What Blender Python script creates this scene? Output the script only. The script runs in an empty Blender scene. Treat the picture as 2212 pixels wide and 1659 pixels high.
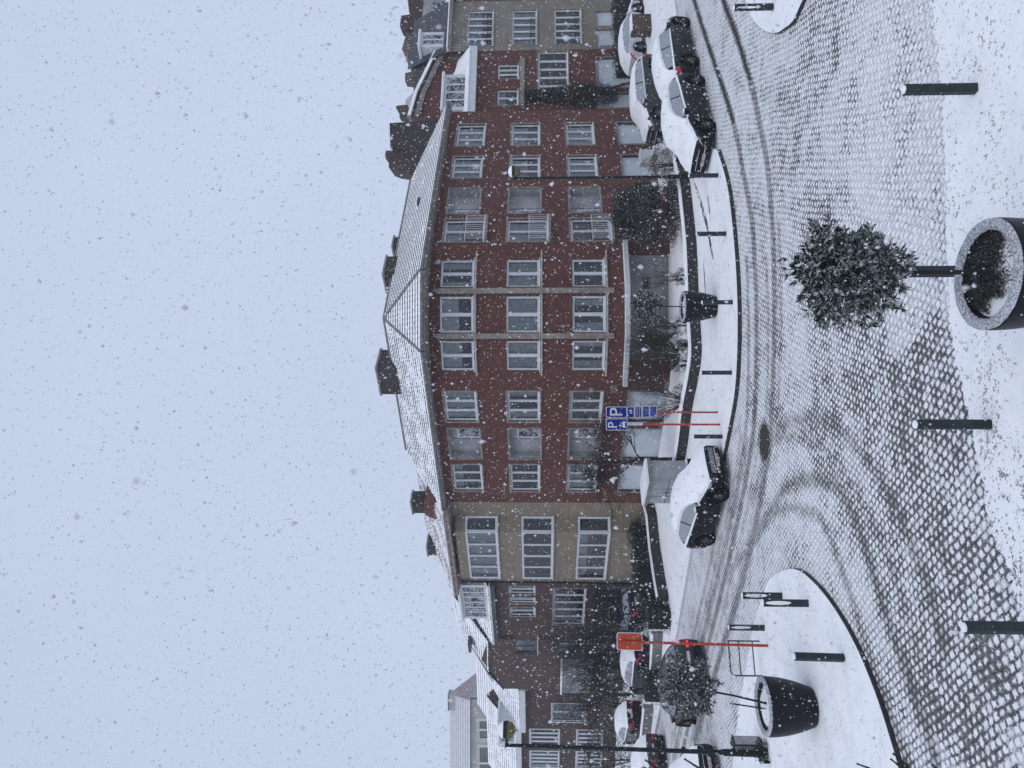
import bpy, math, random
import numpy as np
from mathutils import Vector, Matrix, noise as mnoise
from mathutils.geometry import tessellate_polygon
random.seed(7); R=random.random
def U(a,b): return a+(b-a)*random.random()
rad=math.radians
sc=bpy.context.scene; col=sc.collection
# ------------------------------------------------------------------ survey of the place (from sight lines at eye height)
EYE=6.2; TH=rad(2.1); FL=1597.0
def ray(y,V):
    u=(829.5-y)/FL; w=(1106.0-V)/FL
    return Vector((u, math.cos(TH)-math.sin(TH)*w, math.sin(TH)+math.cos(TH)*w))
def G(y,V,z=0.0):
    d=ray(y,V); t=(z-EYE)/d.z
    return Vector((d.x*t,d.y*t,z))
def AT(y,V,Y):
    d=ray(y,V); t=Y/d.y
    return Vector((d.x*t,Y,EYE+d.z*t))
# ------------------------------------------------------------------ materials
MATS={}
def nodes(name):
    m=bpy.data.materials.new(name); m.use_nodes=True
    nt=m.node_tree; b=nt.nodes['Principled BSDF']; MATS[name]=m
    return m,nt,b
def N(nt,t,**kw):
    n=nt.nodes.new(t)
    for k,v in kw.items():
        if k in n.inputs: n.inputs[k].default_value=v
        else: setattr(n,k,v)
    return n
def L(nt,a,b): nt.links.new(a,b)
def mth(nt,op,a,b=None,c=None,clamp=False):
    n=nt.nodes.new('ShaderNodeMath'); n.operation=op; n.use_clamp=clamp
    for i,x in enumerate((a,b,c)):
        if x is None: continue
        if isinstance(x,(int,float)): n.inputs[i].default_value=x
        else: nt.links.new(x,n.inputs[i])
    return n.outputs[0]
def mix(nt,f,a,b):
    n=nt.nodes.new('ShaderNodeMix'); n.data_type='RGBA'
    for s,x in ((n.inputs[0],f),(n.inputs[6],a),(n.inputs[7],b)):
        if isinstance(x,(int,float)): s.default_value=x
        elif isinstance(x,tuple): s.default_value=(*x,1) if len(x)==3 else x
        else: nt.links.new(x,s)
    return n.outputs[2]
def ramp(nt,x,a,b):
    n=nt.nodes.new('ShaderNodeMapRange'); n.interpolation_type='SMOOTHSTEP'
    nt.links.new(x,n.inputs[0]); n.inputs[1].default_value=a; n.inputs[2].default_value=b
    return n.outputs[0]
def nz(nt,scale,detail=3,vec=None,rough=.55):
    n=nt.nodes.new('ShaderNodeTexNoise'); n.inputs['Scale'].default_value=scale; n.inputs['Detail'].default_value=detail
    n.inputs['Roughness'].default_value=rough
    if vec is None:
        g=nt.nodes.new('ShaderNodeNewGeometry'); vec=g.outputs['Position']
    nt.links.new(vec,n.inputs['Vector']); return n.outputs['Fac']
def bump(nt,b,h,dist,strength=1.0):
    n=nt.nodes.new('ShaderNodeBump'); n.inputs['Distance'].default_value=dist; n.inputs['Strength'].default_value=strength
    nt.links.new(h,n.inputs['Height']); nt.links.new(n.outputs[0],b.inputs['Normal'])
def plain(name,c,rough=.6,metal=0,var=.25,scale=6,spec=.5,bmp=0):
    m,nt,b=nodes(name)
    b.inputs['Roughness'].default_value=rough; b.inputs['Metallic'].default_value=metal
    b.inputs['Specular IOR Level'].default_value=spec
    f=nz(nt,scale,4)
    c2=tuple(x*(1-var) for x in c); c1=tuple(min(1,x*(1+var*.6)) for x in c)
    L(nt,mix(nt,ramp(nt,f,.3,.7),c2,c1),b.inputs['Base Color'])
    if bmp: bump(nt,b,f,bmp)
    return m
SNOW=(.86,.875,.91)
def wallvec(nt):
    g=nt.nodes.new('ShaderNodeNewGeometry')
    cr=N(nt,'ShaderNodeVectorMath',operation='CROSS_PRODUCT'); L(nt,g.outputs['True Normal'],cr.inputs[0]); cr.inputs[1].default_value=(0,0,1)
    no=N(nt,'ShaderNodeVectorMath',operation='NORMALIZE'); L(nt,cr.outputs[0],no.inputs[0])
    dt=N(nt,'ShaderNodeVectorMath',operation='DOT_PRODUCT'); L(nt,no.outputs[0],dt.inputs[0]); L(nt,g.outputs['Position'],dt.inputs[1])
    sp=nt.nodes.new('ShaderNodeSeparateXYZ'); L(nt,g.outputs['Position'],sp.inputs[0])
    cb=nt.nodes.new('ShaderNodeCombineXYZ'); L(nt,dt.outputs['Value'],cb.inputs[0]); L(nt,sp.outputs[2],cb.inputs[1])
    return cb.outputs[0],g.outputs['Position']
def brick(name,c1,c2,mort,bw=.22,rh=.075,ms=.011):
    m,nt,b=nodes(name); v,pos=wallvec(nt)
    t=N(nt,'ShaderNodeTexBrick'); L(nt,v,t.inputs['Vector']); t.inputs['Scale'].default_value=1
    t.inputs['Brick Width'].default_value=bw; t.inputs['Row Height'].default_value=rh; t.inputs['Mortar Size'].default_value=ms
    t.inputs['Mortar Smooth'].default_value=.2; t.inputs['Bias'].default_value=0
    t.inputs['Color1'].default_value=(*c1,1); t.inputs['Color2'].default_value=(*c2,1); t.inputs['Mortar'].default_value=(*mort,1)
    f=nz(nt,1.1,5,pos); f2=nz(nt,9,3,pos)
    f5=nz(nt,.35,3,pos)
    c=mix(nt,mth(nt,'MULTIPLY',ramp(nt,f,.35,.7),.5),t.outputs['Color'],tuple(x*.42 for x in c1)); c=mix(nt,mth(nt,'MULTIPLY',ramp(nt,f5,.45,.65),.35),c,(c1[0]*.55,c1[1]*.8,c1[2]*.9))
    c=mix(nt,mth(nt,'MULTIPLY',ramp(nt,f2,.55,.8),.25),c,(.25,.23,.23))
    L(nt,c,b.inputs['Base Color']); b.inputs['Roughness'].default_value=.85
    bump(nt,b,mth(nt,'SUBTRACT',1.0,t.outputs['Fac']),.006)
    return m
brick('brick_red',(.150,.038,.023),(.088,.023,.016),(.066,.042,.037))
brick('brick_brown',(.090,.044,.034),(.06,.03,.025),(.07,.055,.048))
brick('brick_dark',(.048,.028,.026),(.03,.02,.019),(.045,.038,.036))
plain('hazed_wall',(.36,.34,.35),.9,var=.12,scale=1)  # distant block's wall, paled so the colour itself carries the haze
plain('hazed_tile',(.34,.27,.28),.9,var=.15,scale=2)  # its roof tile, red faded in the colour as if by haze
brick('brick_tan',(.17,.13,.10),(.13,.095,.075),(.15,.13,.11))
def stoneblocks(name,c,bw,rh,dark=.55):
    m,nt,b=nodes(name); v,pos=wallvec(nt)
    t=N(nt,'ShaderNodeTexBrick'); L(nt,v,t.inputs['Vector']); t.inputs['Scale'].default_value=1
    t.inputs['Brick Width'].default_value=bw; t.inputs['Row Height'].default_value=rh; t.inputs['Mortar Size'].default_value=.008
    t.inputs['Color1'].default_value=(*c,1); t.inputs['Color2'].default_value=(*[x*.88 for x in c],1); t.inputs['Mortar'].default_value=(*[x*dark for x in c],1)
    f=nz(nt,1.7,5,pos)
    L(nt,mix(nt,mth(nt,'MULTIPLY',ramp(nt,f,.4,.75),.4),t.outputs['Color'],tuple(x*.6 for x in c)),b.inputs['Base Color'])
    b.inputs['Roughness'].default_value=.85; return m
stoneblocks('limestone',(.215,.178,.135),.9,.42)
brick('beige_brick',(.25,.215,.17),(.21,.18,.145),(.16,.14,.12))
plain('stone_trim',(.215,.195,.17),.85,var=.3,scale=4)
plain('grey_stone',(.17,.17,.165),.85,var=.35,scale=5)
plain('kiosk_grey',(.30,.315,.33),.9,var=.15,scale=2)
plain('plaster',(.28,.295,.31),.9,var=.25,scale=1.3)
plain('loggia_plaster',(.30,.31,.325),.9,var=.2,scale=1.5)
plain('garage_paint',(.50,.54,.59),.6,var=.08,scale=1.5)
plain('white_paint',(.52,.545,.57),.5,var=.08,scale=3)
plain('cream_paint',(.56,.55,.50),.5,var=.1,scale=3)
plain('soffit',(.17,.155,.135),.8,var=.3,scale=3)
plain('dark_tile',(.035,.032,.034),.7,var=.4,scale=12)
plain('slate',(.045,.05,.06),.6,var=.4,scale=9)
plain('red_tile',(.20,.11,.10),.8,var=.3,scale=9)
plain('dark_stone',(.026,.026,.025),.75,var=.5,scale=14,bmp=.01)
plain('asphalt',(.06,.058,.055),.8,var=.4,scale=20)
plain('dark_metal',(.012,.018,.021),.5,var=.25,scale=8,spec=.2)
plain('bollard_paint',(.022,.034,.040),.55,var=.3,scale=8,spec=.25)
plain('green_metal',(.004,.014,.014),.45,var=.25,scale=8,spec=.2)
plain('grey_metal',(.07,.075,.085),.45,metal=.3,var=.2)
plain('steel',(.32,.32,.32),.5,metal=.4,var=.2)
plain('red_pole',(.40,.040,.014),.5,var=.25,scale=9)
plain('sign_orange',(.46,.055,.012),.5,var=.15,scale=9)
plain('sign_blue',(.002,.016,.20),.45,var=.25,scale=20,spec=.2)
plain('sign_white',(.60,.62,.65),.4,var=.06)
plain('pale_blue',(.12,.20,.46),.4,var=.3,scale=60)
plain('yellowish',(.35,.25,.07),.6)
plain('black_text',(.01,.01,.012),.5)
plain('black_paint',(.0025,.003,.0045),.3,var=.3,spec=.22)
plain('navy_paint',(.005,.007,.02),.3,var=.3,spec=.25)
plain('grey_paint',(.028,.031,.035),.35,var=.2,spec=.3)
plain('silver_paint',(.45,.47,.5),.35,metal=.2,var=.1)
plain('black_plastic',(.004,.004,.005),.6,spec=.2)
plain('rubber',(.004,.004,.004),.9,spec=.1)
plain('rim_metal',(.10,.10,.105),.4,metal=.6)
plain('chrome',(.5,.5,.52),.25,metal=.8)
plain('red_lens',(.42,.012,.015),.25,var=.2)
plain('plate_white',(.50,.44,.44),.5)
plain('plate_text',(.16,.03,.04),.5)
plain('pot',(.004,.0048,.0075),.45,var=.3,scale=18,spec=.22)
plain('soil',(.03,.025,.02),.95,var=.5,scale=20)
plain('bark',(.012,.010,.009),.9,var=.4,scale=20)
plain('twig_brown',(.045,.031,.026),.9,var=.4,scale=20)
plain('cable',(.01,.01,.01),.6)
plain('curtain',(.40,.42,.43),.9,var=.2,scale=5)
plain('unlit_room',(.020,.023,.026),.9,var=.4,scale=2)  # near-black colour stands in for the shade of an unlit room
plain('blue_wrap',(.01,.04,.25),.5); plain('green_wrap',(.01,.12,.02),.5)
plain('globe_cream',(.13,.115,.055),.45,var=.1,spec=.2)
plain('shutter_blue',(.07,.085,.10),.6)
def snowmat(name,tint=SNOW,pit=0.0,grime=.30,bs=.035):
    m,nt,b=nodes(name)
    f=nz(nt,2.2,6); f2=nz(nt,28,4)
    f7=nz(nt,9,3); c=mix(nt,mth(nt,'MULTIPLY',ramp(nt,mth(nt,'ADD',mth(nt,'MULTIPLY',f,.6),mth(nt,'MULTIPLY',f7,.4)),.42,.66),grime),tint,(.50,.525,.58))
    if pit:
        f3=nz(nt,7,5); f4=nz(nt,.55,3)
        k=mth(nt,'MULTIPLY',ramp(nt,f3,.60,.70),ramp(nt,f4,.45,.62))
        c=mix(nt,mth(nt,'MULTIPLY',k,pit),c,(.12,.12,.125))
    L(nt,c,b.inputs['Base Color']); b.inputs['Roughness'].default_value=.9; b.inputs['Specular IOR Level'].default_value=.2
    bump(nt,b,mth(nt,'ADD',f,mth(nt,'MULTIPLY',f2,.35)),bs)
    return m
snowmat("snow"); snowmat("snow_pave",pit=.75,grime=.22,bs=.035)
def nearsnow():
    m,nt,b=nodes('snow_near'); g=nt.nodes.new('ShaderNodeNewGeometry'); sp=nt.nodes.new('ShaderNodeSeparateXYZ'); L(nt,g.outputs['Position'],sp.inputs[0])
    f=nz(nt,2.2,6); f2=nz(nt,28,4); f3=nz(nt,13,3); f4=nz(nt,.9,3)
    c=mix(nt,mth(nt,'MULTIPLY',ramp(nt,f,.4,.75),.2),SNOW,(.50,.53,.58))
    left=ramp(nt,sp.outputs[0],.3,-1.6)
    k=ramp(nt,mth(nt,'ADD',mth(nt,'ADD',f3,mth(nt,'MULTIPLY',f4,.5)),mth(nt,'ADD',mth(nt,'MULTIPLY',left,.07),mth(nt,'MULTIPLY',f2,.8))),1.30,1.46)
    L(nt,mix(nt,mth(nt,'MULTIPLY',k,mth(nt,'ADD',mth(nt,'MULTIPLY',left,.5),.30)),c,mix(nt,ramp(nt,nz(nt,34,3),.4,.62),(.05,.05,.052),(.42,.43,.45))),b.inputs['Base Color']); b.inputs['Roughness'].default_value=.9; b.inputs['Specular IOR Level'].default_value=.2
    bump(nt,b,mth(nt,'SUBTRACT',mth(nt,'ADD',f,mth(nt,'MULTIPLY',f2,.35)),k),.04)
nearsnow(); snowmat('snow_thin',tint=(.55,.57,.61),grime=.6)
def flakemat():
    m,nt,b=nodes('flake'); b.inputs['Base Color'].default_value=(.78,.80,.84,1); b.inputs['Roughness'].default_value=.9
    b.inputs['Specular IOR Level'].default_value=0
    tr=nt.nodes.new('ShaderNodeBsdfTranslucent'); tr.inputs[0].default_value=(.72,.74,.8,1)
    ms=nt.nodes.new('ShaderNodeMixShader'); ms.inputs[0].default_value=.35
    out=nt.nodes['Material Output']; L(nt,b.outputs[0],ms.inputs[1]); L(nt,tr.outputs[0],ms.inputs[2]); L(nt,ms.outputs[0],out.inputs[0])
flakemat()
def leafmat(name,c1,c2,snow=.5,sc_=9,hi=(.42,.46,.47)):
    m,nt,b=nodes(name); g=nt.nodes.new('ShaderNodeNewGeometry')
    sp=nt.nodes.new('ShaderNodeSeparateXYZ'); L(nt,g.outputs['True Normal'],sp.inputs[0])
    up=mth(nt,'ABSOLUTE',sp.outputs[2])
    f=nz(nt,sc_,4,g.outputs['Position']); f2=nz(nt,sc_*4,3,g.outputs['Position'])
    base=mix(nt,ramp(nt,f2,.35,.65),c1,c2)
    k=ramp(nt,mth(nt,'ADD',mth(nt,'MULTIPLY',up,.55),mth(nt,'ADD',f,mth(nt,'MULTIPLY',f2,.25))),1.12-snow*.45,1.38-snow*.45)
    L(nt,mix(nt,mth(nt,'MULTIPLY',k,.9),base,hi),b.inputs['Base Color'])  # pale tone on level leaves: lodged snow and painted wet reflections
    b.inputs['Roughness'].default_value=.5; b.inputs['Specular IOR Level'].default_value=.25
leafmat('leaf_topiary',(.006,.012,.008),(.020,.034,.022),.66,11,(.42,.455,.475))
leafmat('leaf_bush',(.010,.018,.013),(.028,.042,.03),.42,8,(.33,.37,.38))
leafmat('leaf_hedge',(.008,.013,.009),(.020,.030,.020),.22,8,(.28,.31,.31))
leafmat('leaf_red',(.035,.010,.010),(.10,.025,.025),.35,8,(.35,.33,.33))
leafmat('leaf_olive',(.05,.05,.025),(.12,.11,.06),.55,8,(.42,.44,.42))
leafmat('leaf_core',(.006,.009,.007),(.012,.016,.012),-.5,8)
def glassmat(name,c=(.02,.026,.032),frost=0.0):
    m,nt,b=nodes(name); out=nt.nodes['Material Output']
    tr=nt.nodes.new('ShaderNodeBsdfTransparent'); tr.inputs[0].default_value=(.80,.84,.86,1)
    gl=nt.nodes.new('ShaderNodeBsdfGlossy'); gl.inputs['Roughness'].default_value=.06; gl.inputs[0].default_value=(.85,.88,.92,1)
    lw=nt.nodes.new('ShaderNodeFresnel'); lw.inputs[0].default_value=1.55
    ms=nt.nodes.new('ShaderNodeMixShader'); L(nt,mth(nt,'MULTIPLY',lw.outputs[0],1.3,clamp=True),ms.inputs[0]); L(nt,tr.outputs[0],ms.inputs[1]); L(nt,gl.outputs[0],ms.inputs[2])
    L(nt,ms.outputs[0],out.inputs[0]); nt.nodes.remove(b)
glassmat('glass')
def carglass(name,frost):
    m,nt,b=nodes(name); f=nz(nt,7,6); f2=nz(nt,1.6,2)
    k=mth(nt,'MULTIPLY',ramp(nt,mth(nt,'ADD',mth(nt,'MULTIPLY',f,.8),mth(nt,'MULTIPLY',f2,.4)),.62-frost*.3,.78-frost*.3),.85)
    L(nt,mix(nt,k,(.006,.008,.010),(.34,.37,.41)),b.inputs['Base Color']); b.inputs['Roughness'].default_value=.3; b.inputs['Specular IOR Level'].default_value=.3
carglass('glass_frosted',.9); carglass('glass_car',.35)
def emis(name,c,s):
    m,nt,b=nodes(name); b.inputs['Base Color'].default_value=(*c,1); b.inputs['Emission Color'].default_value=(*c,1); b.inputs['Emission Strength'].default_value=s
emis('tail_lit',(1,.02,.04),1.6); emis('amber_lit',(1,.45,.03),2.5)
def roadmat():
    m,nt,b=nodes('cobbles'); g=nt.nodes.new('ShaderNodeNewGeometry'); pos=g.outputs['Position']
    def warp(vec,sc_,amt):
        nn=nt.nodes.new('ShaderNodeTexNoise'); nn.inputs['Scale'].default_value=sc_; nn.inputs['Detail'].default_value=2; L(nt,pos,nn.inputs['Vector'])
        sub=N(nt,'ShaderNodeVectorMath',operation='SUBTRACT'); L(nt,nn.outputs['Color'],sub.inputs[0]); sub.inputs[1].default_value=(.5,.5,.5)
        scl=N(nt,'ShaderNodeVectorMath',operation='SCALE'); L(nt,sub.outputs[0],scl.inputs[0]); scl.inputs['Scale'].default_value=amt
        add=N(nt,'ShaderNodeVectorMath',operation='ADD'); L(nt,vec,add.inputs[0]); L(nt,scl.outputs[0],add.inputs[1]); return add.outputs[0]
    v=warp(warp(pos,.5,.26),6.0,.085)
    mp=nt.nodes.new('ShaderNodeMapping'); L(nt,v,mp.inputs[0]); mp.inputs['Rotation'].default_value=(0,0,rad(48))
    sp=nt.nodes.new('ShaderNodeSeparateXYZ'); L(nt,mp.outputs[0],sp.inputs[0]); W_,H_=.165,.132
    vy=mth(nt,'DIVIDE',sp.outputs[1],H_); row=mth(nt,'FLOOR',vy); off=mth(nt,'MULTIPLY',mth(nt,'FLOORED_MODULO',row,2.0),.5)
    vx=mth(nt,'ADD',mth(nt,'DIVIDE',sp.outputs[0],W_),off); cid=mth(nt,'FLOOR',vx)
    fu=mth(nt,'ABSOLUTE',mth(nt,'SUBTRACT',mth(nt,'FRACT',vx),.5)); fv=mth(nt,'ABSOLUTE',mth(nt,'SUBTRACT',mth(nt,'FRACT',vy),.5))
    cb=nt.nodes.new('ShaderNodeCombineXYZ'); L(nt,cid,cb.inputs[0]); L(nt,row,cb.inputs[1])
    wn=nt.nodes.new('ShaderNodeTexWhiteNoise'); wn.noise_dimensions='2D'; L(nt,cb.outputs[0],wn.inputs['Vector']); rnd=wn.outputs['Value']
    d=mth(nt,'MULTIPLY',mth(nt,'POWER',mth(nt,'ADD',mth(nt,'POWER',fu,3.2),mth(nt,'POWER',fv,3.2)),1/3.2),2.0)
    aw=N(nt,'ShaderNodeAttribute',attribute_name='joint_wear').outputs['Fac']; at=N(nt,'ShaderNodeAttribute',attribute_name='track').outputs['Fac']
    n1=nz(nt,5.5,5,pos); n2=nz(nt,26,4,pos); n3=nz(nt,.9,4,pos); n4=nz(nt,70,2,pos)
    C=lambda x:mth(nt,'SUBTRACT',x,.5)
    r=mth(nt,'SUBTRACT',1.60,mth(nt,'ADD',mth(nt,'MULTIPLY',aw,.68),mth(nt,'MULTIPLY',at,.35)))
    r=mth(nt,'ADD',r,mth(nt,'MULTIPLY',C(rnd),.55)); r=mth(nt,'ADD',r,mth(nt,'MULTIPLY',C(n2),2.0)); r=mth(nt,'ADD',r,mth(nt,'MULTIPLY',C(n1),1.0)); r=mth(nt,'ADD',r,mth(nt,'MULTIPLY',C(n3),1.7))
    S=ramp(nt,mth(nt,'SUBTRACT',r,d),-.06,.34)
    jt=ramp(nt,mth(nt,'ADD',d,mth(nt,'MULTIPLY',C(n2),.25)),.80,.93)
    stone=mix(nt,rnd,(.10,.095,.09),(.20,.192,.18)); stone=mix(nt,ramp(nt,n4,.40,.62),stone,(.34,.345,.36))
    bare=mix(nt,mth(nt,'MULTIPLY',jt,.8),stone,mix(nt,ramp(nt,mth(nt,'ADD',n1,mth(nt,'MULTIPLY',C(n4),.6)),.40,.62),(.020,.019,.019),(.15,.148,.148)))
    sn=mix(nt,mth(nt,'MULTIPLY',ramp(nt,n1,.4,.7),.30),SNOW,(.52,.545,.60))
    sn=mix(nt,mth(nt,'MULTIPLY',mth(nt,'MULTIPLY',jt,.35),ramp(nt,aw,.1,.6)),sn,(.36,.38,.42))
    sn=mix(nt,mth(nt,'MULTIPLY',ramp(nt,mth(nt,'ADD',mth(nt,'MULTIPLY',n4,.6),mth(nt,'MULTIPLY',n1,.4)),.50,.64),.5),sn,(.36,.37,.39))
    c=mix(nt,S,bare,sn)
    T=mth(nt,'MULTIPLY',ramp(nt,mth(nt,'ADD',at,mth(nt,'ADD',mth(nt,'MULTIPLY',C(n2),.7),mth(nt,'MULTIPLY',C(n1),.5))),.10,.60),.72)
    c=mix(nt,T,c,mix(nt,jt,mix(nt,rnd,(.20,.195,.19),(.30,.297,.295)),(.07,.068,.067)))
    sm=ramp(nt,at,1.15,1.45); c=mix(nt,sm,c,mix(nt,ramp(nt,n2,.3,.8),(.040,.038,.036),(.10,.094,.088)))
    L(nt,c,b.inputs['Base Color']); b.inputs['Roughness'].default_value=.85; b.inputs['Specular IOR Level'].default_value=.25
    h=mth(nt,'ADD',mth(nt,'MULTIPLY',S,1.2),mth(nt,'ADD',mth(nt,'MULTIPLY',ramp(nt,d,1.0,.55),1.2),mth(nt,'ADD',n1,mth(nt,'MULTIPLY',n2,.6))))
    bump(nt,b,h,.03)
roadmat()
# ------------------------------------------------------------------ mesh builder
class MB:
    def __init__(s,T=None): s.v=[];s.f=[];s.m=[];s.T=T
    def add(s,vs,fs,mi=0):
        o=len(s.v)
        for p in vs:
            p=Vector(p); s.v.append(s.T(p) if s.T else p)
        for f in fs: s.f.append([i+o for i in f]); s.m.append(mi)
    def quad(s,a,b,c,d,mi=0): s.add((a,b,c,d),((0,1,2,3),),mi)
    def box(s,x0,x1,y0,y1,z0,z1,mi=0):
        s.add([(x,y,z) for z in (z0,z1) for y in (y0,y1) for x in (x0,x1)],
              [(0,2,3,1),(4,5,7,6),(0,1,5,4),(2,6,7,3),(0,4,6,2),(1,3,7,5)],mi)
    def prism(s,poly,h0,h1,mi=0,mtop=None):
        n=len(poly); base=[Vector((p[0],p[1],h0)) for p in poly]; top=[Vector((p[0],p[1],h1)) for p in poly]
        tri=tessellate_polygon([[Vector((p[0],p[1],0)) for p in poly]])
        s.add(base+top,[(i,(i+1)%n,n+(i+1)%n,n+i) for i in range(n)],mi)
        s.add(top,[tuple(t) for t in tri],mi if mtop is None else mtop)
        s.add(base,[tuple(reversed(t)) for t in tri],mi)
    def tube(s,pts,rs,k=6,mi=0,caps=True):
        pts=[Vector(p) for p in pts]
        if not hasattr(rs,'__len__'): rs=[rs]*len(pts)
        o=len(s.v); vs=[]
        for i,p in enumerate(pts):
            d=(pts[min(i+1,len(pts)-1)]-pts[max(i-1,0)]).normalized()
            a=d.cross(Vector((0,0,1)) if abs(d.z)<.9 else Vector((1,0,0))).normalized(); b=d.cross(a)
            for j in range(k):
                t=2*math.pi*j/k; vs.append(p+(a*math.cos(t)+b*math.sin(t))*rs[i])
        fs=[(i*k+j,i*k+(j+1)%k,(i+1)*k+(j+1)%k,(i+1)*k+j) for i in range(len(pts)-1) for j in range(k)]
        if caps: fs+= [tuple(range(k))[::-1],tuple((len(pts)-1)*k+j for j in range(k))]
        s.add(vs,fs,mi)
    def lathe(s,prof,k=32,c=(0,0,0),mi=0,sx=1,sy=1):
        vs=[(c[0]+r*math.cos(2*math.pi*j/k)*sx,c[1]+r*math.sin(2*math.pi*j/k)*sy,c[2]+z) for r,z in prof for j in range(k)]
        fs=[(i*k+j,i*k+(j+1)%k,(i+1)*k+(j+1)%k,(i+1)*k+j) for i in range(len(prof)-1) for j in range(k)]
        s.add(vs,fs,mi)
    def build(s,name,mats,parent=None,smooth=False,at=None):
        me=bpy.data.meshes.new(name)
        off=Vector((0,0,0))
        if parent is not None and at is None and s.T is not None or (parent is not None and parent.get('_world')): off=Vector(parent['_o'])
        if at is not None: off=Vector(at)
        me.from_pydata([v-off for v in s.v],[],s.f)
        if isinstance(mats,str): mats=[mats]
        for m in mats: me.materials.append(MATS[m])
        me.polygons.foreach_set('material_index',s.m)
        if smooth: me.polygons.foreach_set('use_smooth',[True]*len(me.polygons))
        me.update()
        if smooth and smooth is not True: me.set_sharp_from_angle(angle=rad(smooth))
        o=bpy.data.objects.new(name,me); col.objects.link(o)
        if parent is not None:
            o.parent=parent
            if parent.get('_world'): o['_world']=1; o['_o']=list(off)
        elif at is not None: o.location=at
        return o
def tag(o,label,cat,group=None,kind=None):
    if label: o['label']=label
    if cat: o['category']=cat
    if group: o['group']=group
    if kind: o['kind']=kind
    return o
def root(name,label,cat,loc=(0,0,0),rz=0,group=None,world=False):
    o=bpy.data.objects.new(name,None); o.empty_display_size=.3; col.objects.link(o); o.location=loc; o.rotation_euler=(0,0,rz)
    tag(o,label,cat,group)
    if world: o['_world']=1; o['_o']=list(Vector(loc))
    return o
def copytree(o,parent=None):
    c=o.copy(); col.objects.link(c); c.parent=parent
    for ch in list(o.children): copytree(ch,c)
    return c
def struct(o): o['kind']='structure'; return o
class Frame:
    """local frame of a facade: s along it, o outwards, z up"""
    def __init__(f,p0,p1):
        f.p=Vector((p0[0],p0[1],0)); d=Vector((p1[0]-p0[0],p1[1]-p0[1],0)); f.len=d.length; f.d=d.normalized(); f.n=Vector((f.d.y,-f.d.x,0))
    def __call__(f,p): return f.p+f.d*p[0]+f.n*p[1]+Vector((0,0,p[2]))
    def s_of(f,y):   # where the sight line of column y meets the facade
        r=(829.5-y)/FL*1.0
        return (f.p.x-r*f.p.y)/(r*f.d.y-f.d.x)
def wall(root_,F,s0,s1,z0,z1,ops,mat,depth=.14,name='wall'):
    """front sheet with real openings (a,b,c,d[,depth]) and their reveals"""
    m=MB(F); S=sorted({s0,s1,*[x for o in ops for x in o[:2]]}); Z=sorted({z0,z1,*[x for o in ops for x in o[2:4]]})
    for i in range(len(S)-1):
        for j in range(len(Z)-1):
            cs=(S[i]+S[i+1])/2; cz=(Z[j]+Z[j+1])/2
            if any(o[0]<cs<o[1] and o[2]<cz<o[3] for o in ops): continue
            m.quad((S[i],0,Z[j]),(S[i+1],0,Z[j]),(S[i+1],0,Z[j+1]),(S[i],0,Z[j+1]))
    for o in ops:
        a,b,c,d=o[:4]; e=-(o[4] if len(o)>4 else depth)
        m.quad((a,0,c),(a,e,c),(a,e,d),(a,0,d)); m.quad((b,0,c),(b,0,d),(b,e,d),(b,e,c))
        m.quad((a,0,c),(b,0,c),(b,e,c),(a,e,c)); m.quad((a,0,d),(a,e,d),(b,e,d),(b,0,d))
    return m.build(name,mat,root_)
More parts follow.
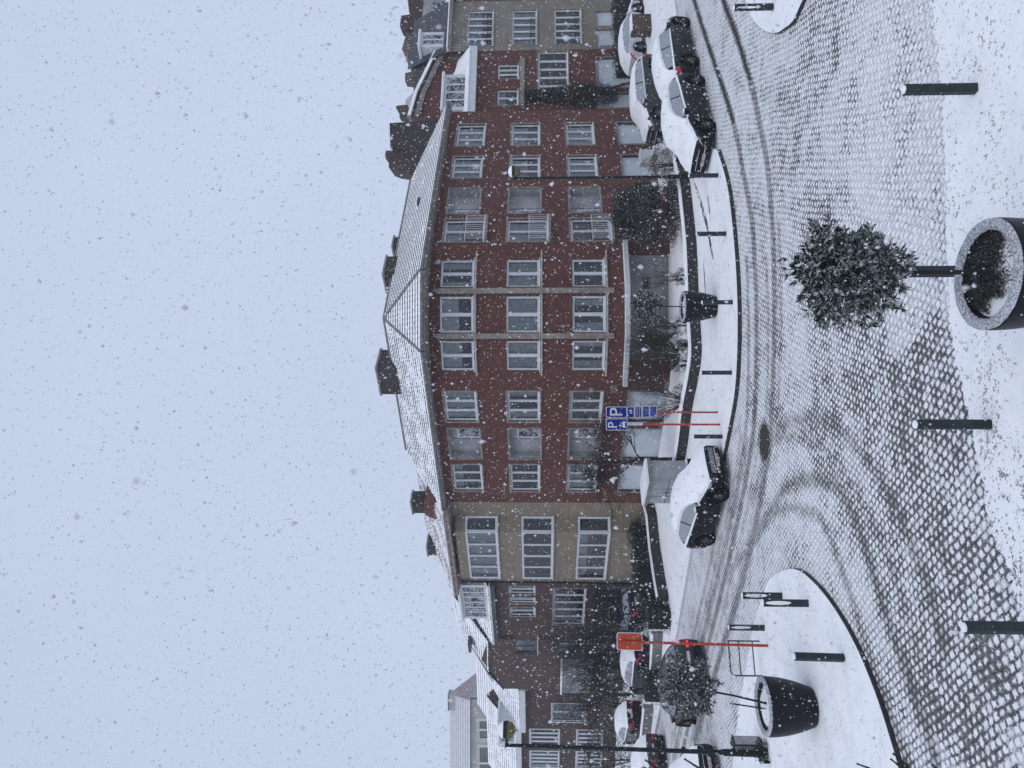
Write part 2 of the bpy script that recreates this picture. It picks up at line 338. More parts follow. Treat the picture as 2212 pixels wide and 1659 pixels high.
def window(root_,F,a,b,c,d,panes=2,dep=.14,frame='white_paint',curt=None,sill='stone_trim',fw=.055,trans=False,surround=None,bars=None,mull=None):
    w=MB(F); o0=-dep+.0; o1=-dep+.07; mw=mull or fw
    w.box(a,a+fw,o0,o1,c,d); w.box(b-fw,b,o0,o1,c,d); w.box(a+fw,b-fw,o0,o1,c,c+fw*1.3); w.box(a+fw,b-fw,o0,o1,d-fw,d)
    xs=[a+fw+(b-a-2*fw)*i/panes for i in range(panes+1)]
    for x in xs[1:-1]: w.box(x-mw/2,x+mw/2,o0,o1+.004,c+fw*1.3,d-fw)
    for i in range(panes):
        l=xs[i]+(mw/2 if i else 0); r=xs[i+1]-(mw/2 if i<panes-1 else 0); k=.035
        w.box(l,l+k,o0+.01,o1-.012,c+fw*1.3,d-fw); w.box(r-k,r,o0+.01,o1-.012,c+fw*1.3,d-fw)
        w.box(l+k,r-k,o0+.01,o1-.012,c+fw*1.3,c+fw*1.3+k); w.box(l+k,r-k,o0+.01,o1-.012,d-fw-k,d-fw)
    if trans: w.box(a+fw,b-fw,o0,o1-.006,d-(d-c)*.27,d-(d-c)*.27+.04)
    if bars:
        for i in range(panes):
            for q in range(1,bars): 
                zz=c+(d-c)*q/bars; w.box(xs[i]+mw/2+.03,xs[i+1]-mw/2-.03,o0+.02,o0+.035,zz-.01,zz+.01)
    wo=w.build('window',frame,root_)
    g=MB(F); g.quad((a+fw,o0+.025,c+fw),(b-fw,o0+.025,c+fw),(b-fw,o0+.025,d-fw),(a+fw,o0+.025,d-fw)); g.build('pane','glass',wo)
    q=MB(F); e=o0-.30
    q.quad((a,e,c),(b,e,c),(b,e,d),(a,e,d),0)
    q.quad((a,o0,c),(a,e,c),(a,e,d),(a,o0,d),0); q.quad((b,o0,c),(b,o0,d),(b,e,d),(b,e,c),0); q.quad((a,o0,d),(a,e,d),(b,e,d),(b,o0,d),0); q.quad((a,o0,c),(b,o0,c),(b,e,c),(a,e,c),0)
    mode=curt if curt is not None else random.choice([0,1,1,2,3,3])
    def cur(x0,x1,zb,zt,y=None):
        y=y if y is not None else o0-.10; n=max(3,int((x1-x0)/.045)); P=[]
        for i in range(n+1):
            x=x0+(x1-x0)*i/n; yy=y+.022*math.sin(i*1.9+x*3)+U(-.006,.006)
            P.append((x,yy,zb)); P.append((x,yy,zt))
        q.add(P,[(2*i,2*i+2,2*i+3,2*i+1) for i in range(n)],1)
    if mode==1: cur(a,b,c+.02,d)
    elif mode==2: cur(a,a+(b-a)*.28,c,d); cur(b-(b-a)*.25,b,c,d)
    elif mode==3: cur(a,b,c+(d-c)*U(.35,.75),d)
    elif mode==4: cur(a,a+(b-a)*.5,c,d); cur(a+(b-a)*.5,b,c+(d-c)*.7,d)
    q.build('curtain',['unlit_room','curtain'],wo)  # curtains, plus a dark box painted as the unlit room behind them
    if sill:
        s=MB(F); s.box(a-.06,b+.06,-dep+.075,.07,c-.07,c-.002); s.box(a-.05,b+.05,-dep+.078,.06,c,c+.02,1); s.build('sill',[sill,'snow'],wo)
    if surround:
        s=MB(F); t=.09
        s.box(a-t,a,-.02,.03,c-.07,d+t); s.box(b,b+t,-.02,.03,c-.07,d+t); s.box(a,b,-.02,.03,d,d+t); s.build('surround',surround,wo)
    return wo
def panel_door(root_,F,a,b,c,d,dep=.14,mat='garage_paint',frame=None,lines=0,name='garage_door',glaze=None):
    m=MB(F); m.box(a,b,-dep-.04,-dep,c,d)
    for i in range(1,lines+1):
        x=a+(b-a)*i/(lines+1); m.box(x-.008,x+.008,-dep-.001,-dep+.008,c+.02,d-.02)
    do=m.build(name,mat,root_)
    h=MB(F); h.box(b-.22,b-.10,-dep,-dep+.05,c+.95,c+.98); h.build('handle','dark_metal',do)
    if frame:
        f=MB(F); f.box(a-.1,a,-dep,.03,c,d+.1); f.box(b,b+.1,-dep,.03,c,d+.1); f.box(a,b,-dep,.03,d,d+.1); f.build('frame',frame,do)
    if glaze:
        g=MB(F); g.box(*[a+(b-a)*x for x in glaze[:2]],-dep,-dep+.012,c+(d-c)*glaze[2],c+(d-c)*glaze[3]); g.build('door_glass','glass_car',do)
    return do
def tiled(m,e0,e1,r0,r1,course=.30,amp=.022,step=.055,lift=.042,fill=.62):
    """snowy roof slope in stepped, wavy courses. material 0 snow, 1 tile"""
    e0,e1,r0,r1=[Vector(p) for p in (e0,e1,r0,r1)]
    nrm=(e1-e0).cross(((r0+r1)/2-(e0+e1)/2)).normalized()
    if nrm.z<0: nrm=-nrm
    H=((r0+r1)/2-(e0+e1)/2).length; n=max(2,round(H/course)); W=max((e1-e0).length,.1)
    for i in range(n):
        v0=i/n; v1=(i+1)/n; A,B=e0.lerp(r0,v0),e1.lerp(r1,v0); C,D=e0.lerp(r0,v1),e1.lerp(r1,v1)
        w=(B-A).length; k=max(1,int(w/step)); P=[]
        for j in range(k+1):
            t=j/k; x=A.lerp(B,t); y=C.lerp(D,t); ph=(x-e0).dot((e1-e0).normalized())*2*math.pi/.24
            jig=U(-.006,.006); up=nrm*(lift+amp*.5*math.sin(ph)+jig); dn=(x-y).normalized()*(.018*math.sin(ph+1))
            P+= [x+up+dn, y+nrm*.004, x-nrm*.012+dn]
        m.add(P,[(3*j,3*j+3,3*j+4,3*j+1) for j in range(k)],0)
        for j in range(k):
            q=(A.lerp(B,j/k)); c_=mnoise.noise(Vector((q.x*.9,q.y*.9,q.z*2.5)))*.9+U(-.4,.4)
            m.add([P[3*j+2],P[3*j+5],P[3*j+3],P[3*j]],[(0,1,2,3)],0 if c_>fill else 1)
def chimney(root_,F,s0,s1,o0,o1,z0,z1,mat='brick_dark',pots=0):
    m=MB(F); m.box(s0,s1,o0,o1,z0,z1,0); m.box(s0-.06,s1+.06,o0-.06,o1+.06,z1,z1+.10,1); m.box(s0-.04,s1+.04,o0-.04,o1+.04,z1+.10,z1+.15,2)
    c=m.build('chimney',[mat,'grey_stone','snow'],root_)
    for i in range(pots):
        x=s0+(s1-s0)*(i+.5)/pots; p=MB(F); p.lathe([(.12,0),(.10,.35),(.13,.36),(.13,.42),(.0,.42)],10,(x,(o0+o1)/2,z1+.15)); p.build('chimney_pot','brick_brown',c)
    return c
def solid(root_,poly,z0,z1,mat,name='wall_body'):
    m=MB(); m.prism(poly,z0,z1); return m.build(name,mat,root_)
# ------------------------------------------------------------------ plants
def leafmesh(m,p,axis,ln,wd,mi=0,simple=False):
    axis=axis.normalized(); side=axis.cross(Vector((U(-1,1),U(-1,1),U(-1,1)))).normalized(); nrm=axis.cross(side)
    q=p+axis*ln
    if simple:
        m.add([p,p+axis*ln*.5+side*wd/2,q,p+axis*ln*.5-side*wd/2],[(0,1,2,3)],mi); return
    a=p+axis*ln*.42+nrm*wd*.12
    m.add([p,a+side*wd/2-nrm*wd*.15,q-nrm*wd*.3,a-side*wd/2-nrm*wd*.15,a],[(0,1,4),(1,2,4),(2,3,4),(3,0,4)],mi)
def ell(c,r,lo=.5,hi=1.0):
    while True:
        d=Vector((U(-1,1),U(-1,1),U(-1,1)))
        if .05<d.length<1: break
    d.normalize(); k=lo+(hi-lo)*math.sqrt(R()); w=.86+.42*mnoise.noise(d*2.1+Vector(c))
    return Vector((c[0]+d.x*r[0]*k*w,c[1]+d.y*r[1]*k*w,c[2]+d.z*r[2]*k*w)),d
def crown(c,r,tips,per,ln,wd,simple=False,lo=.5,up=.35,twigs=True):
    m=MB()
    for _ in range(tips):
        p,d=ell(c,r,lo,1.05); ax=(d+Vector((0,0,up))+Vector((U(-.5,.5),U(-.5,.5),U(-.5,.5)))).normalized()
        for i in range(per):
            j=Vector((U(-1,1),U(-1,1),U(-1,1)))
            leafmesh(m,p+ax*U(-.03,.03),ax*U(.15,1.0)+j*.8,ln*U(.6,1.15),wd*U(.7,1.15),0,simple)
        if twigs and R()<.35:
            m.tube([p-ax*ln*1.5,p+ax*ln*.2],[.004,.003],3,1,False)
    return m
def cloudbox(m,F,s0,s1,o0,o1,z0,z1,n,ln,wd,mi=0,rough=.12,shell=.75):
    for _ in range(n):
        s,o,z=U(s0,s1),U(o0,o1),U(z0,z1)
        if R()<shell:
            k=R()
            if k<.5: o=o1+U(-.08,.05)
            elif k<.8: z=z1+U(-.08,.05)
            elif k<.9: s=s0+U(-.05,.08)
            else: s=s1+U(-.08,.05)
        w=mnoise.noise(Vector((s*1.3,o*1.3,z*1.3)))*rough*2
        p=F((s,o+w,z+w*.7)); leafmesh(m,p,Vector((U(-1,1),U(-1,1),U(-.6,1))),ln*U(.6,1.2),wd*U(.7,1.2),mi,True)
def hedge(name,label,F,s0,s1,o0,o1,z0,z1,n,leaf='leaf_hedge',cat='hedge',ln=.07,wd=.035,group=None,core=True,sh=.75):
    c=F(((s0+s1)/2,(o0+o1)/2,0)); c.z=0
    r=root(name,label,cat,c,0,group,world=True)
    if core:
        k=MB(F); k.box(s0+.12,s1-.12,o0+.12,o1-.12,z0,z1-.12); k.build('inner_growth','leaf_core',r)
    m=MB(); cloudbox(m,F,s0,s1,o0,o1,z0,z1,n,ln,wd,shell=sh); m.build('foliage',leaf,r)
    return r
def bush(name,label,c,r,n,leaf='leaf_bush',cat='bush',ln=.075,wd=.035,lo=.55,group=None,stems=True):
    ro=root(name,label,cat,(c[0],c[1],0),0,group,world=True)
    m=MB()
    for _ in range(n):
        p,d=ell(c,r,lo,1.03)
        if p.z<.05: continue
        leafmesh(m,p,d+Vector((U(-1,1),U(-1,1),U(-.4,1))),ln*U(.6,1.2),wd*U(.7,1.2),0,True)
    m.build('foliage',leaf,ro)
    t=MB()
    for i in range(7):
        a=U(0,6.28); t.tube([(c[0]+.08*math.cos(a),c[1]+.08*math.sin(a),0),(c[0]+r[0]*.3*math.cos(a),c[1]+r[1]*.3*math.sin(a),c[2]),(c[0]+r[0]*.5*math.cos(a),c[1]+r[1]*.5*math.sin(a),c[2]+r[2]*.5)],[.03,.02,.008],5)
    t.build('stem','bark',ro); return ro
def grow(m,p,d,ln,r,depth,spread=.55,curl=.25,kids=(2,4),minr=.004,snow=None):
    pts=[p]; rs=[r]; q=p
    for i in range(4):
        d=(d+Vector((U(-curl,curl),U(-curl,curl),U(-curl,curl*1.2)))).normalized(); q=q+d*ln/4; pts.append(q); rs.append(max(minr,r*(1-.12*(i+1))))
    m.tube(pts,rs,5 if r>.02 else 3,0,False)
    if snow is not None and r>.012 and abs(d.z)<.8: snow.tube([x+Vector((0,0,rs[0]*.8)) for x in pts],[x*.7 for x in rs],4,0,False)
    if depth<=0: return
    for _ in range(random.randint(*kids)):
        i=random.choice((2,3,4)); dd=(d+Vector((U(-1,1),U(-1,1),U(-.5,.8)))*spread*1.3).normalized()
        grow(m,pts[i],dd,ln*U(.6,.85),max(minr,rs[i]*.66),depth-1,spread,curl,kids,minr,snow)
def bare_tree(name,label,loc,h,r,depth=5,ln=None,mat='bark',cat='tree',trunk_h=None,lean=(0,0,1),kids=(2,4),spread=.6,group=None,ry=1,snow=True):
    ro=root(name,label,cat,loc,0,group); th=trunk_h or h*.35
    t=MB(); top=Vector(lean).normalized()*th; t.tube([(0,0,-.02),top*.5+Vector((U(-.03,.03),0,0)),top],[r*1.25,r,r*.85],8); t.build('trunk',mat,ro)
    m=MB(); s=MB()
    for i in range(6): grow(m,top*(.8+.04*i),Vector((U(-1,1),U(-1,1)*ry,U(.3,1.2))).normalized(),ln or h*.28,r*.5,depth-1,spread,.28,kids,.004,s if snow else None)
    m.build('branches',mat,ro)
    if s.v: s.build('snow_on_branches','snow_thin',ro)
    return ro
def shrub(name,label,loc,h,w,n,mat='twig_brown',cat='shrub',group=None):
    ro=root(name,label,cat,loc,0,group); m=MB()
    for i in range(n):
        a=U(0,6.28); k=math.sqrt(R()); b=Vector((.12*math.cos(a)*w,.12*math.sin(a)*w,0))
        d=Vector((math.cos(a)*k*w/h*.9,math.sin(a)*k*w/h*.9,1)).normalized()
        grow(m,b,d,h*U(.4,.6),.011,2,.38,.12,(2,3),.0035)
    m.build('stem',mat,ro); return ro
# ------------------------------------------------------------------ GROUND
def seg_dist(X,Y,pts):
    best=np.full(X.shape,1e9)
    for a,b in zip(pts[:-1],pts[1:]):
        ax,ay,bx,by=a.x,a.y,b.x,b.y; L2=(bx-ax)**2+(by-ay)**2+1e-9
        t=np.clip(((X-ax)*(bx-ax)+(Y-ay)*(by-ay))/L2,0,1)
        best=np.minimum(best,np.hypot(X-(ax+t*(bx-ax)),Y-(ay+t*(by-ay))))
    return best
def smooth_line(pts,n=6):
    out=[]; P=[pts[0]]+pts+[pts[-1]]
    for i in range(1,len(P)-2):
        for k in range(n):
            t=k/n; p0,p1,p2,p3=P[i-1],P[i],P[i+1],P[i+2]
            out.append(.5*((2*p1)+(p2-p0)*t+(2*p0-5*p1+4*p2-p3)*t*t+(3*p1-p0-3*p2+p3)*t**3))
    out.append(pts[-1]); return out
def GL(l,z=0,n=6): return smooth_line([G(y,V,z) for V,y in l],n)
bg=MB(); bg.quad((-150,-20,-.012),(150,-20,-.012),(150,170,-.012),(-150,170,-.012)); g=bg.build('ground','snow'); struct(g)
x0,x1,y0,y1,st=-30.,34.,5.,62.,.14
nx=int((x1-x0)/st)+1; ny=int((y1-y0)/st)+1
xs=np.linspace(x0,x1,nx); ys=np.linspace(y0,y1,ny); XX,YY=np.meshgrid(xs,ys)
me=bpy.data.meshes.new('road'); vv=np.stack([XX.ravel(),YY.ravel(),np.zeros(XX.size)],1)
me.vertices.add(len(vv)); me.vertices.foreach_set('co',vv.ravel())
idx=np.arange(nx*ny).reshape(ny,nx); fq=np.stack([idx[:-1,:-1],idx[:-1,1:],idx[1:,1:],idx[1:,:-1]],-1).reshape(-1,4)
me.loops.add(fq.size); me.loops.foreach_set('vertex_index',fq.ravel()); me.polygons.add(len(fq))
me.polygons.foreach_set('loop_start',np.arange(0,fq.size,4)); me.update(calc_edges=True)
road=bpy.data.objects.new('road',me); col.objects.link(road); me.materials.append(MATS['cobbles']); struct(road)
track=np.zeros(XX.size); X=XX.ravel(); Y=YY.ravel()
def paint(pts,w,amt,soft=.10):
    global track
    d=seg_dist(X,Y,pts); track=np.maximum(track,amt*np.clip((w/2+soft-d)/(2*soft),0,1))
TA=[(1470,-90),(1499,0),(1531,101),(1559,182),(1584,263),(1604,364),(1622,465),(1630,560),(1634,700),(1632,850),(1626,940),(1610,1040),(1588,1150),(1560,1270),(1528,1400),(1500,1510),(1470,1640)]
TB=[(1540,-90),(1562,0),(1592,81),(1620,174),(1640,263),(1658,364),(1668,486),(1672,600),(1672,720),(1668,850),(1662,950),(1646,1060),(1622,1180),(1594,1290),(1560,1400),(1530,1500),(1500,1600)]
def cut(l,a,b): return [p for p in l if a<=p[1]<=b]
paint(GL(cut(TA,-100,300)),.30,1.6,.06); paint(GL(cut(TB,-100,200)),.30,1.6,.06)
paint(GL(TA),.36,.74); paint(GL(TB),.36,.74)
paint(GL([(V-17,y) for V,y in TA if y>540]),.30,.52); paint(GL([(V+14,y) for V,y in TB if 400<y<1050]),.3,.40)
T1=[(1612,1190),(1648,1138),(1668,1100),(1697,1054),(1746,1036),(1802,1047),(1822,1070),(1845,1120),(1870,1190),(1896,1270),(1924,1360),(1960,1460),(1997,1562),(2030,1680)]
T2=[(1625,1080),(1650,1000),(1681,930),(1742,903),(1795,915),(1850,965),(1900,1030),(1950,1130),(2000,1260),(2040,1400)]
paint(GL(T1),.34,.62,.16); paint(GL([(V-44,y+62) for V,y in T1 if y>1030]),.30,.52,.16); paint(GL(T2),.34,.50,.18); paint(GL([(V-52,y+30) for V,y in T2 if y>905]),.30,.42,.18)
for k_,a_ in ((-26,.42),(-12,.5),(14,.45),(30,.4),(44,.33)): paint(GL([(V+k_,y) for V,y in TA if y>900]),.24,a_,.12)
paint(GL([(V+25,y) for V,y in TA if 480<y<1000]),.3,.42,.12)
paint(GL([(1540,1190),(1520,1280),(1497,1380),(1470,1500)]),.3,.45)
# wet patch round a drain
c=G(955,1651); a=G(905,1650); rx=abs(a.x-c.x)*.95; d=np.sqrt(((X-c.x)/rx)**2+((Y-c.y)/.55)**2); track=np.maximum(track,1.6*np.clip((1.08-d)*4,0,1))
jw=np.full(X.size,.34)
def blob(y,V,rx,ry,a,hard=1.0):
    global jw
    c=G(y,V); d=np.sqrt(((X-c.x)/rx)**2+((Y-c.y)/ry)**2); jw=np.maximum(jw,a*np.clip((1.15-d)*1.6*hard,0,1))
blob(1250,2040,4.2,2.6,.9); blob(760,1880,2.4,2.6,.95); blob(900,2010,1.9,2.0,1.0); blob(1040,1960,1.6,1.8,1.0); blob(1180,2060,1.6,1.6,1.0); blob(1360,2080,1.6,1.4,1.0); blob(1500,2080,1.6,1.6,.85)
blob(1500,1960,2.0,2.2,.62); blob(1250,1930,1.8,1.8,.6); blob(850,1780,3,2.2,.72); blob(520,1730,4.2,2.6,.6); blob(250,1730,4.0,2.4,.62); blob(90,1770,2.6,2.0,.66); blob(300,1690,3.6,1.8,.6)
blob(650,1640,5,1.2,.5); blob(780,1690,3,.9,.4); blob(1050,1850,2.2,2.2,.62)
for yy,VV,rx_,ry_ in ((600,1660+40,2.0,.7),(720,1725,2.2,.8),(1140,1760,1.5,2.0)):
    c=G(yy,VV); d=np.sqrt(((X-c.x)/rx_)**2+((Y-c.y)/ry_)**2); jw=np.where(d<1,jw*np.clip(d,.15,1),jw)
c=G(330,1930); jw=np.where(((X-c.x)/3.6)**2+((Y-c.y)/1.9)**2<1,jw*.45,jw)
for nme,arr in (('track',track),('joint_wear',jw)):
    at=me.attributes.new(nme,'FLOAT','POINT'); at.data.foreach_set('value',arr.astype(np.float32))
def slab(name,poly,h,edge,top='snow_pave',kerb=None,kw=.12):
    m=MB(); m.prism([(p.x,p.y) for p in poly],-.3,h,1,0); o=m.build(name,[top,edge]); struct(o)
    if kerb:
        k=MB()
        for a,b in zip(kerb[:-1],kerb[1:]):
            d=(b-a); d.z=0; d.normalize(); n=Vector((-d.y,d.x,0))
            k.add([Vector((a.x,a.y,-.2))-n*.02,Vector((b.x,b.y,-.2))-n*.02,Vector((b.x,b.y,h-.005))-n*.02,Vector((a.x,a.y,h-.005))-n*.02,
                   Vector((a.x,a.y,h+.004)),Vector((b.x,b.y,h+.004))],[(0,1,2,3),(3,2,5,4)])
        kk=k.build('kerb','dark_stone'); struct(kk)
    return o
# far pavement with its bulge between the two parking bays
K1=GL([(1557,324),(1580,405),(1596,548),(1602,690),(1597,832),(1580,933),(1567,993)])
left=[G(1000,1520),G(1075,1507),G(1189,1498),G(1368,1467),G(1520,1432),G(1700,1395)]
right=[G(-120,1440),G(0,1462),G(120,1480),G(240,1500),G(315,1522)]
poly=right+K1+left+[Vector((-45,60,0)),Vector((60,60,0))]
K1r=list(K1)
slab('pavement',poly,.12,'snow_thin','snow',kerb=[p for p in reversed(K1r)])
k2=MB()
for a,b in zip(left[2:-1],left[3:]):
    n=(b-a).normalized().cross(Vector((0,0,1))); k2.add([a+n*.02+Vector((0,0,-.1)),b+n*.02+Vector((0,0,-.1)),b+n*.02+Vector((0,0,.06)),a+n*.02+Vector((0,0,.06)),a-n*.02+Vector((0,0,.125)),b-n*.02+Vector((0,0,.125))],[(0,1,2,3)])
k2.build('kerb','dark_stone')['kind']='structure'
# traffic islands
IL=GL([(1600,1540),(1625,1400),(1640,1330),(1657,1275),(1669,1251),(1693,1235),(1717,1229),(1742,1237),(1782,1275),(1823,1332),(1863,1405),(1903,1502),(1936,1603),(1952,1659),(1985,1780)])
slab('traffic_island',IL+[G(1790,1575)],.085,'dark_stone','snow',kerb=[p for p in reversed(IL[30:])] if False else IL[38:][::-1])
IR=GL([(1790,-90),(1742,0),(1721,44),(1700,62),(1683,71),(1657,65),(1632,40),(1616,0),(1590,-90)])
slab('traffic_island',IR,.085,'dark_stone','snow',kerb=IR[:26][::-1])
# near pavement
NP=GL([(2005,-60),(2030,120),(2045,300),(2048,500),(2053,630),(2061,731),(2082,832),(2106,933),(2128,1050),(2150,1150),(2171,1198),(2205,1304),(2260,1480)])
NP=[p+Vector((U(-.03,.03),U(-.05,.05),0)) for a,b in zip(NP[:-1],NP[1:]) for p in (a,a.lerp(b,.33),a.lerp(b,.66))]
npoly=[Vector((14,9.5,0))]+NP+[Vector((-9,2,0)),Vector((14,2,0))]
m=MB(); m.prism([(p.x,p.y) for p in npoly],-.3,.035,1,0); struct(m.build('pavement',['snow_near','dark_stone']))
mt,nt,b=nodes('trodden'); f=nz(nt,3.5,6); f2=nz(nt,20,4)
L(nt,mix(nt,ramp(nt,mth(nt,'ADD',f,mth(nt,'MULTIPLY',f2,.3)),.60,.74),(.05,.048,.046),(.78,.80,.84)),b.inputs['Base Color']); b.inputs['Roughness'].default_value=.8
for pts,w in (([(1500,395),(1514,440),(1527,490),(1540,560)],.34),([(1523,392),(1529,430),(1534,470)],.16),([(1519,560),(1524,640)],.12)):
    q=smooth_line([G(y,V,.125) for V,y in pts],8); m=MB(); P=[]
    for i,p_ in enumerate(q):
        k=w*(.4+.6*math.sin(math.pi*(i+.3)/(len(q)-.4)))*U(.75,1.2); P+=[p_+Vector((0,k/2,0)),p_-Vector((0,k/2,0))]
    m.add(P,[(2*i,2*i+1,2*i+3,2*i+2) for i in range(len(q)-1)]); struct(m.build('wet_paving','trodden'))
# ------------------------------------------------------------------ MAIN CORNER BLOCK
mb=root('apartment_building','three storey red brick corner apartment block with snowy hipped roof','building',(3.2,36,0),world=True)
FA=Frame((2.12,32.8),(4.13,32.8)); FB=Frame((4.13,32.8),(6.3,33.7)); FC=Frame((6.3,33.7),(15.3,41.4))
FL1=Frame((.1,33.7),(2.12,32.8)); FL2=Frame((-6.3,39.35),(.1,33.7))
ZT=[10.62,7.66,4.72]; ZB=[9.12,6.17,3.27]; EZ=11.12
def rows(F,a,b,panes,mull=None,surround='stone_trim',curt=(None,None,None)):
    for k in range(3): window(mb,F,a,b,ZB[k],ZT[k],panes,surround=surround,mull=mull,curt=curt[k])
def ops(lst): return [(a,b,ZB[k],ZT[k]) for a,b in lst for k in range(3)]
SO=lambda F,y: F.s_of(y)
wins_A=[(SO(FA,718),SO(FA,640))]
wins_B=[(SO(FB,620)+.02,SO(FB,560))]; wins_L1=[(SO(FL1,801),SO(FL1,737))]
for F,w,cu in ((FA,wins_A,(3,1,2)),(FB,wins_B,(2,1,0)),(FL1,wins_L1,(3,1,2))):
    wall(mb,F,0,F.len,2.42,EZ,ops(w),'brick_red')
    for a,b in w: rows(F,a,b,2,mull=.09,surround=None,curt=cu)
for F in (FA,FB,FL1):        # stone band sills
    for k in range(3):
        m=MB(F); m.box(.02 if F is not FL1 else .3,F.len-.02 if F is not FB else F.len-.3,.0,.085,ZB[k]-.13,ZB[k]-.075); m.box(.02 if F is not FL1 else .3,F.len-.02 if F is not FB else F.len-.3,.003,.075,ZB[k]-.075,ZB[k]-.06,1); m.build('string_course',['stone_trim','snow'],mb)
for px in (2.12,4.13):       # pilasters with pointed heads
    m=MB(); z1=10.72
    m.add([(px-.12,32.79,2.9),(px+.12,32.79,2.9),(px+.12,32.79,z1),(px-.12,32.79,z1),(px-.12,32.66,2.9),(px+.12,32.66,2.9),(px+.12,32.66,z1),(px-.12,32.66,z1),(px,32.72,z1+.25)],
          [(0,4,5,1),(4,7,6,5),(0,3,7,4),(1,5,6,2),(7,8,6),(3,8,7),(6,8,2)]); m.build('pilaster','stone_trim',mb)
# right wing
frw=(SO(FC,521),SO(FC,474)); lgw=(SO(FC,460),SO(FC,407)); w1=(SO(FC,383),SO(FC,338)); w2=(SO(FC,314),SO(FC,268))
print('right wing s',frw,lgw,w1,w2,FC.len)
FZ=[8.72,5.77,2.87]
og=[(w1[0],w1[1],0,1.95),(w2[0],w2[1],0,1.95)]
wall(mb,FC,0,FC.len,0,EZ,[(frw[0],frw[1],FZ[k],ZT[k]) for k in range(3)]+[(lgw[0],lgw[1],ZB[k]-.05,ZT[k],.46) for k in range(3)]+ops([w1,w2])+og,'brick_red')
for k in range(3):
    window(mb,FC,frw[0],frw[1],FZ[k],ZT[k],2,surround='stone_trim',curt=(3,1,0)[k])
    r=MB(FC); a,b=frw; z=FZ[k]
    r.box(a-.05,b+.05,.22,.24,z+.88,z+.91); r.box(a-.05,b+.05,.22,.24,z+.05,z+.07)
    for q in range(13):
        x=a-.04+(b-a+.08)*q/12; r.box(x-.009,x+.009,.222,.238,z+.07,z+.88)
    r.box(a-.05,a-.03,.0,.22,z+.88,z+.91); r.box(b+.03,b+.05,.0,.22,z+.88,z+.91)
    r.build('railing','white_paint',mb)
    m=MB(FC); m.box(a-.1,b+.1,.0,.26,z-.12,z); m.box(a-.08,b+.08,.0,.24,z+.001,z+.03,1); m.build('balcony_slab',['stone_trim','snow'],mb)
def loggia(F,a,b,z0,z1,dep,left,mid):
    m=MB(F); e=-dep-.02
    m.box(a,b,e-.1,e,z0,z1); m.box(a+.004,a+.03,e,-.02,z0+.01,z1-.004); m.box(b-.03,b-.004,e,-.02,z0+.01,z1-.004); m.box(a+.03,b-.03,e,-.02,z1-.03,z1-.004)
    m.box(a,b,-.06,-.0,z0,z0+.04)
    x_=(a+.9 if left else b-1.15); m.box(x_-.02,x_+.02,e,e+.05,z0,z1-.03)
    lo=m.build('loggia','loggia_plaster',mb)
    G2=MB(F); w=.68; x0=a+.10 if left else b-.35-w
    G2.box(x0,x0+w,e,e+.03,z0+.05,z1-.38); G2.build('door_frame','white_paint',lo)
    G3=MB(F); G3.box(x0+.09,x0+w-.09,e+.03,e+.04,z0+.12,z1-.46); G3.build('door_glass','glass_car',lo)
    s=MB(F); t=.08; s.box(a-t,a,-.02,.03,z0-.05,z1+t); s.box(b,b+t,-.02,.03,z0-.05,z1+t); s.box(a,b,-.02,.03,z1,z1+t); s.box(a,b,-.02,.03,z0-.06,z0); s.build('surround','stone_trim',lo)
for k in range(3): loggia(FC,lgw[0],lgw[1],ZB[k]-.05,ZT[k],0.42,True,0)
for a,b in (w1,w2):
    rows(FC,a,b,3,curt=random.choice(((1,2,1),(1,3,1),(4,1,3))))
    panel_door(mb,FC,a,b,0.02,1.95,frame='grey_stone')
# left wing
LW=FL2.len; v1=(SO(FL2,910),SO(FL2,846)); vl=(SO(FL2,990),SO(FL2,926)); v2=(SO(FL2,1060),SO(FL2,1004))
print('left wing s',v1,vl,v2,LW)
gz=2.05
wall(mb,FL2,0,LW,0,EZ,ops([v1,v2])+[(vl[0],vl[1],ZB[k]-.05,ZT[k],.46) for k in range(3)]+[(v1[0],v1[1],0,gz),(vl[0],vl[1],0,gz),(v2[0],v2[1],0,gz)],'brick_red')
for a,b,cu in ((*v1,(1,2,0)),(*v2,(3,0,1))): rows(FL2,a,b,3,curt=cu)
for k in range(3): loggia(FL2,vl[0],vl[1],ZB[k]-.05,ZT[k],0.42,False,0)
for a,b in (v1,vl,v2): panel_door(mb,FL2,a,b,.02,gz,frame='grey_stone',lines=3 if a==v2[0] else 0)
m=MB(FL2); m.box(0,FL2.len,-.01,.03,0,.55); 
m=MB(FL2)
for a,b in ((0,v2[0]-.12),(v2[1]+.12,vl[0]-.12),(vl[1]+.12,v1[0]-.12),(v1[1]+.12,FL2.len)): 
    if b>a: m.box(a,b,.0,.03,0,.5)
m.build('plinth','grey_stone',mb)
